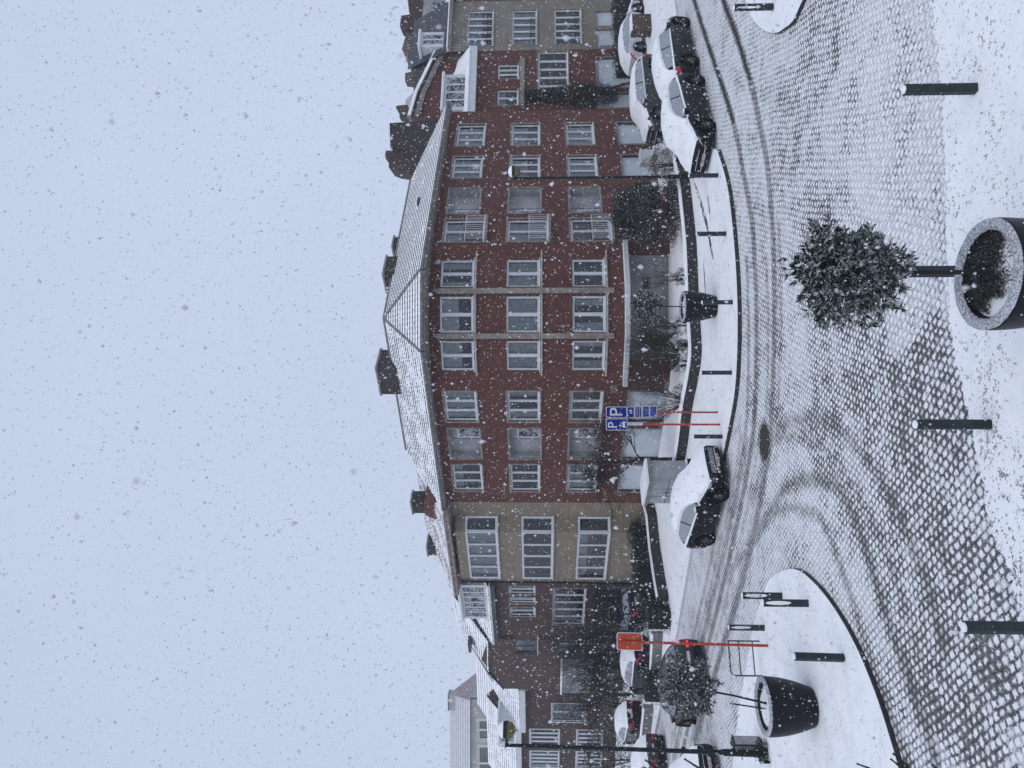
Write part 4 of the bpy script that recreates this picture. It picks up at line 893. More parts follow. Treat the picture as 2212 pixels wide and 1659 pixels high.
# big evergreen in the bed, with red/olive understorey
c=AT(462,1392,32.2); bush('evergreen_bush','large rounded dark evergreen bush dusted with snow right of the entrance',(c.x,c.y,1.65),(1.42,1.3,1.5),13000,'leaf_bush',ln=.11,wd=.05,lo=.6)
m=MB(); 
c=AT(455,1455,30.6); bush('red_leaved_shrub','low dark red leaved shrub under the large evergreen',(c.x,c.y,.8),(1.6,.6,.5),4200,'leaf_red',ln=.07)
c=AT(352,1428,31.6); bush('olive_shrub','pale olive leafy shrub behind the nose of the black hatchback',(c.x,c.y,.95),(.72,.6,.72),2600,'leaf_olive',ln=.08)
c=AT(410,1440,30.3); bush('dark_shrub','small dark shrub between the lamp post and the red shrub',(c.x,c.y,.7),(.6,.5,.45),1300,'leaf_hedge')
for (y,V,r,lab) in ((598,1470,.33,'small tuft plant just left of the planter rim by the garden wall'),(703,1470,.36,'dark tuft plant with reddish tips right next to the far planter'),(785,1470,.42,'dark dwarf conifer midway along the snowy garden bed'),(850,1455,.38,'dark tuft plant by the wall near the parking signs'),(745,1478,.22,'tiny snow flecked plant behind the wall middle')):
    c=AT(y,V,29.6); bush('dwarf_shrub',lab,(c.x,c.y,.5),(r*1.2,r,r*1.15),1500,'leaf_hedge' if V!=1470 or y==598 else 'leaf_hedge',ln=.05,wd=.02,group='dwarf shrubs in the garden bed')
c=AT(770,1440,31.6); shrub('bare_shrub','wide bare brown twiggy shrub in front of the pale entrance wall',(c.x,c.y,.28),2.2,2.3,150)
c=AT(715,1440,32.0); shrub('bare_shrub','bare twiggy shrub directly left of the far potted tree',(c.x,c.y,.28),1.8,1.3,60)
c=AT(868,1440,31); shrub('bare_shrub','bare arching shrub behind the blue parking signs',(c.x,c.y,.28),1.7,1.3,50)
c=AT(600,1440,31.8); shrub('bare_shrub','sparse bare shrub below the little square window',(c.x,c.y,.28),1.5,.7,16)
# bare tree in front of the left wing
c=G(990,1482); c=AT(992,1440,32.5); bare_tree('bare_tree','bare dark garden tree in front of the left brick wing',(c.x,c.y,.2),5.4,.085,6,1.15,trunk_h=1.75,kids=(3,4),spread=.95)
# utility kiosk
FU=Frame((AT(1087,1440,31.6)).to_2d(),(AT(1040,1440,30.2)).to_2d())
ku=root('utility_kiosk','grey panelled utility kiosk with thick snow on its slab top','kiosk',tuple(FU((.5,0,0))),world=True)
m=MB(FU); m.box(0,FU.len,-1.0,0,.1,1.62); 
for x in (.33,.66): m.box(FU.len*x-.01,FU.len*x+.01,0,.006,.1,1.6,1)
m.box(.0,FU.len,0,.006,.9,.92,1); m.box(FU.len*.5,FU.len*.5+.03,.0,.02,.8,1.0,1); m.build('kiosk_body',['kiosk_grey','dark_metal'],ku)
m=MB(FU); m.box(-.08,FU.len+.08,-1.08,.08,1.62,1.74); m.build('slab_top','stone_trim',ku); m=MB(FU); m.box(-.06,FU.len+.06,-1.06,.06,1.742,1.84); m.build('snow_cap','snow',ku)
# left: hedge and low wall in front of the stone house
wl2=[G(y,V,PZ) for V,y in ((1412,1085),(1419,1112),(1426,1180),(1438,1255),(1445,1290))]
low_wall('garden_wall','low dark wall below the long hedge of the beige stone house',wl2,.25,.62)
FHd=Frame(wl2[-1].to_2d(),wl2[0].to_2d())
hedge('hedge','long dark clipped hedge with snow flecks before the beige stone house',FHd,.1,FHd.len-.9,-1.5,-.3,.3,1.45,6500,ln=.08,wd=.04)
def boxhedge(lab,y,V,w,h,d=1.0,n=1600,z0=.1,leaf='leaf_hedge',group=None):
    p=G(y,V,PZ); F=Frame((p.x-w/2,p.y+.2),(p.x+w/2,p.y-.2)); return hedge('hedge',lab,F,0,w,-d,0,z0,h,n,leaf,group=group)
boxhedge('square dark bush at the pavement left of the long hedge',1345,1450,1.1,1.25)
boxhedge('dark hedge block behind the driving dark car',1495,1436,1.5,1.15)
boxhedge('dark hedge block by the dark gateway at the end of long hedge',1275,1436,.9,1.5,n=1200)
low_wall('garden_wall','snow topped grey front wall between two dark hedge blocks',[G(1370,1432,PZ),G(1460,1427,PZ)],.25,.6,'grey_stone')
low_wall('garden_wall','thin front wall of the far left gardens',[G(1530,1412,PZ),G(1600,1404,PZ),G(1700,1396,PZ)],.25,.6,'grey_stone')
for i,(y,V,Y,rx,rz,zc,lab) in enumerate(((1455,1340,45,1.7,1.9,1.9,'dense dark evergreen mass right behind the red sign'),(1530,1330,48,2.0,2.1,2.1,'dense dark evergreen mass at the far street end'),(1400,1300,45.5,1.3,1.5,2.3,'dark evergreen shrub above the snowy parked car'),(1310,1330,44.8,1.2,1.5,1.6,'dark evergreen by the brown brick house door'),(1640,1330,49,1.8,1.7,1.8,'dark evergreen at the left picture edge'))):
    c=AT(y,V,Y); bush('evergreen_bush',lab,(c.x,c.y,zc),(rx,1.2,rz),3600,'leaf_hedge',ln=.13,wd=.06,lo=.55)
for (y,Y,h,lab) in ((1370,43.5,6.3,'bare branching tree in front of the shuttered brown brick house'),(1440,46,6.8,'bare dark tree just right of the driving car street end'),(1500,47,6.5,'tall bare tree left of the red sign before the brick gable')):
    c=AT(y,1300,Y); bare_tree('bare_tree',lab,(c.x,c.y,.1),h,.11,5,h*.26,trunk_h=h*.3,kids=(3,4),spread=.8,snow=False)
# climbing plant on the right brick house + trunk
cl=root('climbing_plant','dark leafy climber hanging down the narrow red brick house','climber',tuple(FF((1.5,.3,0))),world=True)
m=MB(); a0,a1=sF(236),sF(187)
for _ in range(5200):
    t=R(); z=1.2+6.0*t; w=.5+.5*math.sin(math.pi*min(1,t*1.15+.1)); s=(a0+a1)/2+U(-1,1)*(a1-a0)/2*(w+.25*mnoise.noise(Vector((0,0,z*1.3)))); o=U(.04,.5)*w
    leafmesh(m,FF((s,o,z)),Vector((U(-1,1),U(-1,1),U(-1,.4))),U(.08,.16),.06,0,True)
m.build('foliage','leaf_red' if False else 'leaf_hedge',cl)
t=MB(); t.tube([FF(((a0+a1)/2+.5,.7,0)),FF(((a0+a1)/2+.4,.6,.9)),FF(((a0+a1)/2,.35,2.2)),FF(((a0+a1)/2-.1,.3,4)),FF(((a0+a1)/2,.2,6.6))],[.11,.09,.07,.05,.03],6); t.build('stem','bark',cl)
t=MB()
for i in range(26):
    z=U(2,7); s=(a0+a1)/2; grow(t,FF((s,.3,z)),(FF.d*U(-1,1)+Vector((0,-.3,U(-.6,.5)))).normalized(),U(.6,1.2),.015,2,.5,.3,(2,3),.006)
t.build('branches','bark',cl)
F1=Frame((18.6,45.2),(27,48)); hedge('hedge','long dark hedge below the windows of the beige house on right',F1,.8,8,-1.2,0,.1,1.5,4200,ln=.1,wd=.05)
bw_=[G(66,1408,PZ),G(30,1406,PZ)]; low_wall('brick_wall','short red brick garden wall with snow cap at right',bw_,.5,1.15,'brick_brown')
bw_=[G(60,1400,PZ)+Vector((.6,1.5,0)),G(-60,1390,PZ)+Vector((1,1,0))]; low_wall('garden_wall','dark low wall running off the right edge',bw_,.3,.7,'brick_dark')
# electrical box behind shrub
p=AT(336,1440,33.2); FX=Frame((p.x-.32,p.y-.1),(p.x+.32,p.y+.1)); ex=root('electric_box','small white ribbed electrical box above the olive shrub','box',(p.x,p.y,0),world=True)
m=MB(FX); m.box(0,.66,-.35,0,.1,1.62); 
for q in range(5): m.box(.03,.63,0,.015,1.15+q*.09,1.19+q*.09)
m.build('casing','white_paint',ex); m=MB(FX); m.box(-.04,.70,-.39,.04,1.62,1.70); m.build('lid','white_paint',ex)
# ------------------------------------------------------------------ STREET FURNITURE
def bollard(label,y,V,ang=.4,slot=False,h=.95,z=.0,w=.125,tilt=(0,0)):
    p=G(y,V,z); ro=root('bollard',label,'bollard',(p.x,p.y,z-.01),ang,'slotted steel bollards' if slot else 'plain steel bollards')
    ro.rotation_euler=(tilt[0],tilt[1],ang); t=w/2
    m=MB()
    if not slot:
        ch=.018; P=[(-t+ch,-t),(t-ch,-t),(t,-t+ch),(t,t-ch),(t-ch,t),(-t+ch,t),(-t,t-ch),(-t,-t+ch)]
        m.prism(P,0,h)
    else:
        # flat post with a long oval hole through it
        n=16; cz=h*.66; a=t*.62; b=h*.30; th=.03
        front=[]; 
        oval=[(a*math.sin(2*math.pi*i/n),cz+b*math.cos(2*math.pi*i/n)) for i in range(n)]
        def onrect(x,zz):
            dx,dz=x,zz-cz; k=min(t/abs(dx) if abs(dx)>1e-6 else 1e9,(h-cz)/dz if dz>1e-6 else ((cz-0)/-dz if dz<-1e-6 else 1e9)); return (dx*k,cz+dz*k)
        outer=[onrect(*q) for q in oval]
        corners=[(t,h),(t,0),(-t,0),(-t,h)]
        for c_ in corners:
            i=min(range(n),key=lambda i:(outer[i][0]-c_[0])**2+(outer[i][1]-c_[1])**2); outer[i]=c_
        for s_ in (-th,th): m.add([(x,s_,zz) for x,zz in oval]+[(x,s_,zz) for x,zz in outer],[(i,(i+1)%n,n+(i+1)%n,n+i) for i in range(n)])
        m.add([(x,s_,zz) for s_ in (-th,th) for x,zz in oval],[(i,(i+1)%n,n+(i+1)%n,n+i) for i in range(n)])
        m.add([(x,s_,zz) for s_ in (-th,th) for x,zz in outer],[(i,(i+1)%n,n+(i+1)%n,n+i) for i in range(n)])
    m.build('post','bollard_paint',ro)
    c=MB(); c.lathe([(t*.95,h),(t*.9,h+.02),(t*.5,h+.035),(0,h+.038)],10,sy=.5 if slot else 1); c.build('snow_cap','snow',ro)
    return ro
bollard('plain steel bollard standing alone on snowy pavement, rightmost of near row',192,2107,.1,h=1.0,z=.035,w=.13)
bollard('steel bollard half hidden behind the near potted laurel crown',586,2122,.5,h=1.0,z=.035,w=.13)
bollard('steel bollard on near pavement edge where cobbles meet trodden snow',917,2137,.15,h=1.0,z=.035,w=.13)
bollard('nearest steel bollard cut by the frame with slanted edges at cobbles',1357,2262,.7,h=1.0,z=.0,w=.13)
bollard('far bollard on the curved pavement below the large evergreen',505,1568,.15,z=PZ)
bollard('far bollard standing before the black planter on curved pavement',653,1582,.1,z=PZ)
bollard('far bollard alone in middle of the empty curved pavement',805,1580,.1,z=PZ)
bollard('far bollard right in front of black car grille',943,1560,.25,z=PZ)
bollard('bollard at the front corner of black hatchback on the right',379,1551,.1,z=PZ,h=.98)
bollard('leaning solid bollard on the left island near the big planter',1421,1820,.7,h=.98,z=.11,w=.14,tilt=(.05,0))
bollard('slotted bollard at left island tip, farther of the close pair',1287,1688,.1,True,z=.1,h=.98,w=.16)
bollard('slotted bollard at left island tip, nearer of the close pair',1303,1744,.1,True,z=.11,h=1.0,w=.16)
bollard('slotted bollard beside the bike rack on left island',1356,1650,.1,True,z=.1,h=.95,w=.15)
bollard('slotted bollard on the small island at right edge',15,1669,.1,True,z=.11,h=1.0,w=.17)
bollard('small far bollard on the left street pavement behind lamp post',1609,1432,.1,z=PZ,h=.9)
def lamp(label,y,V,z,base_z,arm=.33,ang=0,thick=.055):
    p=G(y,V,base_z); ro=root('street_lamp',label,'street lamp',(p.x,p.y,base_z),ang,'globe street lamps')
    H=z-base_z; m=MB(); m.tube([(0,0,0),(0,0,1.1),(0,0,1.15),(0,0,H)],[thick*1.5,thick*1.45,thick,thick*.75],12); m.build('post','green_metal',ro)
    m=MB(); m.tube([(0,0,H-.02),(0,0,H+.02)],.07,10); m.tube([(0,0,H-.03),(arm,0,H-.03)],.035,8); m.tube([(arm,0,H-.03),(arm,0,H+.22)],[.04,.02],8); m.build('arm','green_metal',ro)
    def hemi(r,a0,a1,c): return [(r*math.cos(a0+(a1-a0)*i/8),c+r*math.sin(a0+(a1-a0)*i/8)) for i in range(9)]
    m=MB(); m.lathe(hemi(.235,0,math.pi/2,H-.02),20,(arm,0,0)); m.lathe([(.245,H-.035),(.245,H-.01)],20,(arm,0,0)); hd_=m.build('lamp_hood','green_metal',ro,smooth=40)
    m=MB(); m.lathe(hemi(.235,-math.pi/2,0,H-.035),20,(arm,0,0)); m.build('globe','globe_cream',ro,smooth=True)
    m=MB(); m.lathe([(r*1.04,zz+.012) for r,zz in hemi(.235,.35,math.pi/2,H-.02)]+[],20,(arm,0,0)); m.build('snow_cap','snow',ro,smooth=True)
    m=MB(); m.box(-.02,.02,-thick-.02,thick+.02,1.25,1.32); m.build('band','steel',ro)
    return ro
lamp('globe street lamp on slim dark post before the right brick wing',381,1500,7.2,PZ,.26)
l2=lamp('globe street lamp with dark green post near the left island planter',1628,1650,7.12,.1,.42,0,.062)
l2.rotation_euler=(0,rad(.9),0)
def rrect(w,h,r,n=4):
    P=[]
    for cx,cy,a0 in ((w/2-r,h/2-r,0),(-w/2+r,h/2-r,90),(-w/2+r,-h/2+r,180),(w/2-r,-h/2+r,270)):
        for i in range(n+1): a=rad(a0+90*i/n); P.append((cx+r*math.cos(a),cy+r*math.sin(a)))
    return P
def plate(m,cx,z,w,h,y,th,mi,r=.03):
    P=rrect(w,h,r); n=len(P); A=[(cx+a,y,z+b) for a,b in P]; B=[(cx+a,y+th,z+b) for a,b in P]
    m.add(A+B,[tuple(range(n))[::-1],tuple(range(n,2*n))]+[(i,(i+1)%n,n+(i+1)%n,n+i) for i in range(n)],mi)
def TM(x,y,z): return Matrix.Translation((x,y,z))@Matrix.Rotation(rad(90),4,'X')
def sign(label,y,V,bz,ang,top):
    p=G(y,V,bz); ro=root('parking_sign',label,'sign',(p.x,p.y,bz),ang); m=MB(); m.tube([(0,0,0),(0,0,top)],.034,10); m.build('pole','red_pole',ro)
    m=MB(); m.lathe([(.036,top),(.036,top+.03),(0,top+.05)],10); m.build('pole_cap','snow',ro); return ro
s1=sign('red poled parking sign with blue P plate above four small blue plates',890.6,1550.6,PZ,rad(2),3.72)
tp=3.80
m=MB(); plate(m,0,tp-.355,.375,.71,-.06,.012,0,.04); a=m.build('parking_plate','sign_white',s1); m=MB(); plate(m,0,tp-.355,.335,.67,-.066,.005,0,.03); b=m.build('blue_face','sign_blue',a)
t=text('P',.62,TM(.0,-.070,tp-.37),a,'sign_white')
for i in range(4):
    z=tp-.71-.015-.1175-i*.255; m=MB(); plate(m,.006*i,z,.375,.24,-.06,.012,0,.03); q=m.build('sub_plate','sign_white',s1); m=MB(); plate(m,.006*i,z,.34,.205,-.066,.005,0,.02); m.build('blue_face','sign_blue',q)
    if i==0:
        m=MB(); m.box(-.06,.09,-.070,-.066,z-.02,z-.01); m.box(-.05,.0,-.070,-.066,z,z+.03); m.box(.03,.08,-.070,-.066,z-.01,z+.05); m.tube([(-.03,-.071,z-.035),(-.03,-.068,z-.035)],.018,8); m.tube([(.05,-.071,z-.035),(.05,-.068,z-.035)],.018,8); m.add([(-.02,-.070,z+.01),(.03,-.070,z+.04),(.03,-.070,z+.052),(-.02,-.070,z+.022)],[(0,1,2,3)]); m.build('pictogram','sign_white',q)
    elif i==1:
        text('RIVERAINS',.062,TM(.006,-.070,z+.042),q,'sign_white'); text('BEWONERS',.062,TM(.006,-.070,z-.042),q,'sign_white')
    else:
        m=MB()
        for r_ in range(4 if i==2 else 5):
            zz=z+.07-r_*(.045 if i==2 else .035); x=-.14
            while x<.12:
                w=U(.012,.035)
                if R()<.85: m.box(x,x+w,-.070,-.066,zz-.009,zz+.009)
                x+=w+.006
        m.build('small_print','pale_blue',q)
s2=sign('red poled parking sign with blue P and car plate over white arrow plate',917,1555.5,PZ,rad(-3),3.75)
tp=3.82
m=MB(); plate(m,.0,tp-.355,.40,.72,-.06,.012,0,.04); a=m.build('parking_plate','sign_white',s2); m=MB(); plate(m,0,tp-.355,.36,.68,-.066,.005,0,.03); m.build('blue_face','sign_blue',a)
text('P',.44,TM(-.02,-.070,tp-.23),a,'sign_white')
m=MB(); z=tp-.58; m.add([(x,-.070,z+zz) for x,zz in ((-.10,-.05),(.10,-.05),(.11,.02),(.075,.03),(.06,.10),(-.06,.10),(-.075,.03),(-.11,.02))],[tuple(range(8))[::-1]]); m.box(-.10,-.07,-.0705,-.066,z-.09,z-.05); m.box(.07,.10,-.0705,-.066,z-.09,z-.05); m.build('car_pictogram','sign_white',a)
m=MB(); m.box(-.05,.05,-.0735,-.0715,z+.035,z+.08); m.build('pictogram_window','sign_blue',a)
m=MB(); plate(m,.02,tp-.975,.10,.50,-.06,.012,0,.045); q=m.build('arrow_plate','sign_white',s2); m=MB(); m.box(.013,.027,-.066,-.061,tp-1.17,tp-.80); m.add([(-.005,-.067,tp-.83),(.045,-.067,tp-.83),(.02,-.067,tp-.76)],[(0,1,2)]); m.build('arrow','black_text',q)
# sign seen from behind
p=G(1394.7,1657.6,.1); s3=root('road_sign','back of an orange red road sign on red pole beside bike rack','sign',(p.x,p.y,.1)); s3.rotation_euler=(0,rad(.8),rad(4))
m=MB(); m.tube([(0,0,0),(0,0,3.98)],.038,12); m.build('pole','red_pole',s3); m=MB(); m.lathe([(.043,2.75),(.043,2.79)],12); m.lathe([(.043,3.15),(.043,3.19)],12); m.build('clamp','steel',s3)
m=MB(); plate(m,0,3.66,.47,.69,.05,.015,0,.06); a=m.build('sign_plate','sign_white',s3); m=MB(); plate(m,0,3.66,.43,.65,.043,.006,0,.05); m.box(-.2,.2,.01,.042,3.80,3.84); m.box(-.2,.2,.01,.042,3.48,3.52); m.build('orange_back','sign_orange',a)
m=MB(); m.box(.07,.15,.036,.041,3.47,3.58); m.build('sticker','yellowish',a)
# bike rack
p=G(1385,1640,.1); q=G(1460,1647,.1); FB2=Frame(q.to_2d(),p.to_2d()); br=root('bike_rack','dark tubular bicycle rack with two lower rails on left island','bike rack',(q.x,q.y,.1),world=True)
w=FB2.len; m=MB(FB2); H=.95
m.tube([(0,0,.1),(0,0,H-.12),(.035,0,H-.035),(.12,0,H),(w-.02,0,H)],.022,8); m.tube([(w,0,.1),(w,0,H+.02)],.022,8); m.build('frame','grey_metal',br)
m=MB(FB2); m.tube([(0,0,.68),(w,0,.68)],.018,8); m.tube([(0,0,.30),(w,0,.30)],.018,8); m.build('rail','grey_metal',br)
# litter bin
p=G(1608,1643,.1); bi=root('litter_bin','grey two panel metal litter bin beside left lamp post','litter bin',(p.x,p.y,.1),rad(-25))
m=MB(); m.box(-.15,.15,-.15,.15,.04,.74); m.box(-.12,.12,-.156,-.15,.07,.36,0); m.box(-.12,.12,-.156,-.15,.40,.70,0); m.build('bin_body','steel',bi); m=MB(); m.box(-.17,.17,-.17,.17,.74,.78); m.build('lid','dark_metal',bi)
m=MB(); m.box(-.155,-.15,-.13,.13,.06,.72); m.box(.12,.152,-.155,-.13,.05,.73); m.box(-.13,.13,-.12,.12,0,.04); m.build('trim','dark_metal',bi)
p=G(1622,1655,.11); bush('low_weeds','dark ragged weeds round the foot of left lamp post',(p.x,p.y,.22),(.33,.22,.2),420,'leaf_hedge',cat='weeds',ln=.08,wd=.03)
# kick scooter lying against lamp (blue and green)
p=G(1637,1655,.11); sk=root('scooter','blue and green scooter leaning on the foot of left lamp post','scooter',(p.x,p.y,.11),rad(100))
m=MB(); m.box(-.30,.30,-.055,.055,.09,.13); m.build('deck','green_wrap',sk); m=MB(); m.tube([(.30,0,.11),(.36,0,.55)],.025,8); m.tube([(.36,-.16,.55),(.36,.16,.55)],.014,6); m.build('handlebar','blue_wrap',sk)
for x in (-.33,.34):
    m=MB(); m.tube([(x,-.02,.075),(x,.02,.075)],.075,14); m.build('wheel','rubber',sk)
# ------------------------------------------------------------------ PLANTERS
def planter(label,x,y,z,Rr,H,near=False):
    ro=root('planter',label,'planter',(x,y,z),U(0,3),'big round black planters')
    rb=Rr*.66; k=64 if near else 40
    prof=[(0,0),(rb,0),(rb*1.03,.02)]+[(rb+(Rr-rb)*math.sin(t*math.pi/2)**.85,H*(.02+.93*t)) for t in [i/12 for i in range(1,13)]]+[(Rr*.995,H*.985),(Rr*.96,H),(Rr*.80,H),(Rr*.775,H*.985),(Rr*.76,H*.86)]
    m=MB(); m.lathe(prof,k); m.build('pot','pot',ro,smooth=50)
    m=MB(); n=k*2; V=[]; rr=[(Rr*.995,H-.006),(Rr*.985,H+.022),(Rr*.90,H+.042),(Rr*.82,H+.028),(Rr*.785,H-.01)]
    for r,zz in rr:
        for j in range(n):
            a=2*math.pi*j/n; w=1+.012*mnoise.noise(Vector((math.cos(a)*9,math.sin(a)*9,r*20))); V.append((r*w*math.cos(a),r*w*math.sin(a),zz+(.008*mnoise.noise(Vector((math.cos(a)*5,math.sin(a)*5,r*9))) if .8*Rr<r<.99*Rr else 0)))
    m.add(V,[(i*n+j,i*n+(j+1)%n,(i+1)*n+(j+1)%n,(i+1)*n+j) for i in range(len(rr)-1) for j in range(n)]); m.build('snow_rim','snow_rim',ro,smooth=True)
    m=MB(); m.lathe([(Rr*.765,H*.86),(Rr*.5,H*.90),(0,H*.91)],32); m.build('soil','soil',ro)
    m=MB(); V=[]; n=40
    for i in range(9):
        r=Rr*.76*i/8
        for j in range(n):
            a=2*math.pi*j/n; V.append((r*math.cos(a),r*math.sin(a),H*.925+.05*(mnoise.noise(Vector((r*math.cos(a)*3,r*math.sin(a)*3,x)))+.25)-.02*(i==8)))
    m.add(V,[(i*n+j,i*n+(j+1)%n,(i+1)*n+(j+1)%n,(i+1)*n+j) for i in range(8) for j in range(n)]); m.build('snow_patch','snow',ro,smooth=True)
    return ro
m_,nt_,b_=nodes('snow_rim'); f_=nz(nt_,42,4); L(nt_,mix(nt_,ramp(nt_,f_,.38,.62),(.20,.21,.235),(.55,.575,.63)),b_.inputs['Base Color']); b_.inputs['Roughness'].default_value=.9; bump(nt_,b_,f_,.015)
def topiary(label,x,y,zb,cz,r,tips,per,ln,wd,trunk=.028,lean=(0,0),stake=None,simple=False):
    ro=root('potted_tree',label,'tree',(x,y,zb),0,'trees growing in the black planters')
    t=MB(); t.tube([(0,0,0),(lean[0]*.5+.01,lean[1]*.5,(cz-zb)*.45),(lean[0],lean[1],cz-zb)],[trunk,trunk*.9,trunk*.8],8)
    for i in range(14):
        d=Vector((U(-1,1),U(-1,1),U(-.3,1))).normalized(); c=Vector((lean[0],lean[1],cz-zb-r[2]*.4)); t.tube([c,c+Vector((d.x*r[0],d.y*r[1],d.z*r[2]))*.75],[.012,.004],4)
    t.build('trunk','bark',ro)
    m=crown((lean[0],lean[1],cz-zb),r,tips,per,ln,wd,simple,lo=.35); m.build('crown',['leaf_topiary','twig_brown'],ro)
    if stake:
        s=MB(); s.tube([stake[0],stake[1]],.016,6); s.build('stake','bark',ro)
    return ro
# near planter
d=ray(593,2131); t_=(1.12-EYE)/d.z; nx_,ny_=d.x*t_,d.y*t_; print('near planter',nx_,ny_)
planter('nearest big black planter at the frame edge with snowy rim',nx_,ny_,.03,.635,1.09,True)
topiary('bushy long leaved laurel tree in the nearest planter',nx_+.03,ny_+.05,.95,2.63,(.61,.58,.66),900,7,.10,.036,lean=(.0,.03))
gc=root('ground_cover','dark wiry ground cover plant spilling inside the nearest planter','plant',(nx_,ny_,1.03)); m=MB()
for _ in range(9000):
    a=U(0,6.28); r=.46*math.sqrt(R()); x=r*math.cos(a)+.02; y=r*math.sin(a)+.02
    if y<-.22 and R()<.85 or (x<-.28 and y<.05) : continue
    h=.12*math.sqrt(max(0,1-(r/.5)**2)); leafmesh(m,Vector((x,y,U(0,h)+.01)),Vector((U(-1,1),U(-1,1),U(0,.8))),U(.02,.05),.012,0,True)
m.build('foliage','leaf_cover',gc) if 'leaf_cover' in MATS else (leafmat('leaf_cover',(.010,.013,.012),(.04,.045,.04),-.3,30,(.28,.3,.3)),m.build('foliage','leaf_cover',gc))
# island planter
p=G(1545,1768,.11); px,py=p.x,p.y+.42
planter('big black planter standing on the left traffic island',px,py,.11,.635,1.06)
tp_=AT(1490,1490,py+.1); 
topiary('leaning bushy evergreen tree in left island planter',px+.05,py,1.05,tp_.z+.0,(.66,.62,.64),620,7,.10,.040,trunk=.026,lean=(tp_.x-px,.1),stake=((-.12,0,-.02),(-.02,.05,.85)))
# far planter
p=G(660,1551,PZ); px,py=p.x,p.y+.35
planter('far big black planter on curved pavement in front of entrance',px,py,PZ,.54,1.12)
topiary('small dark potted tree in the far planter before the entrance',px,py,1.1,2.5,(.60,.55,.52),560,7,.10,.042,simple=True,trunk=.02)
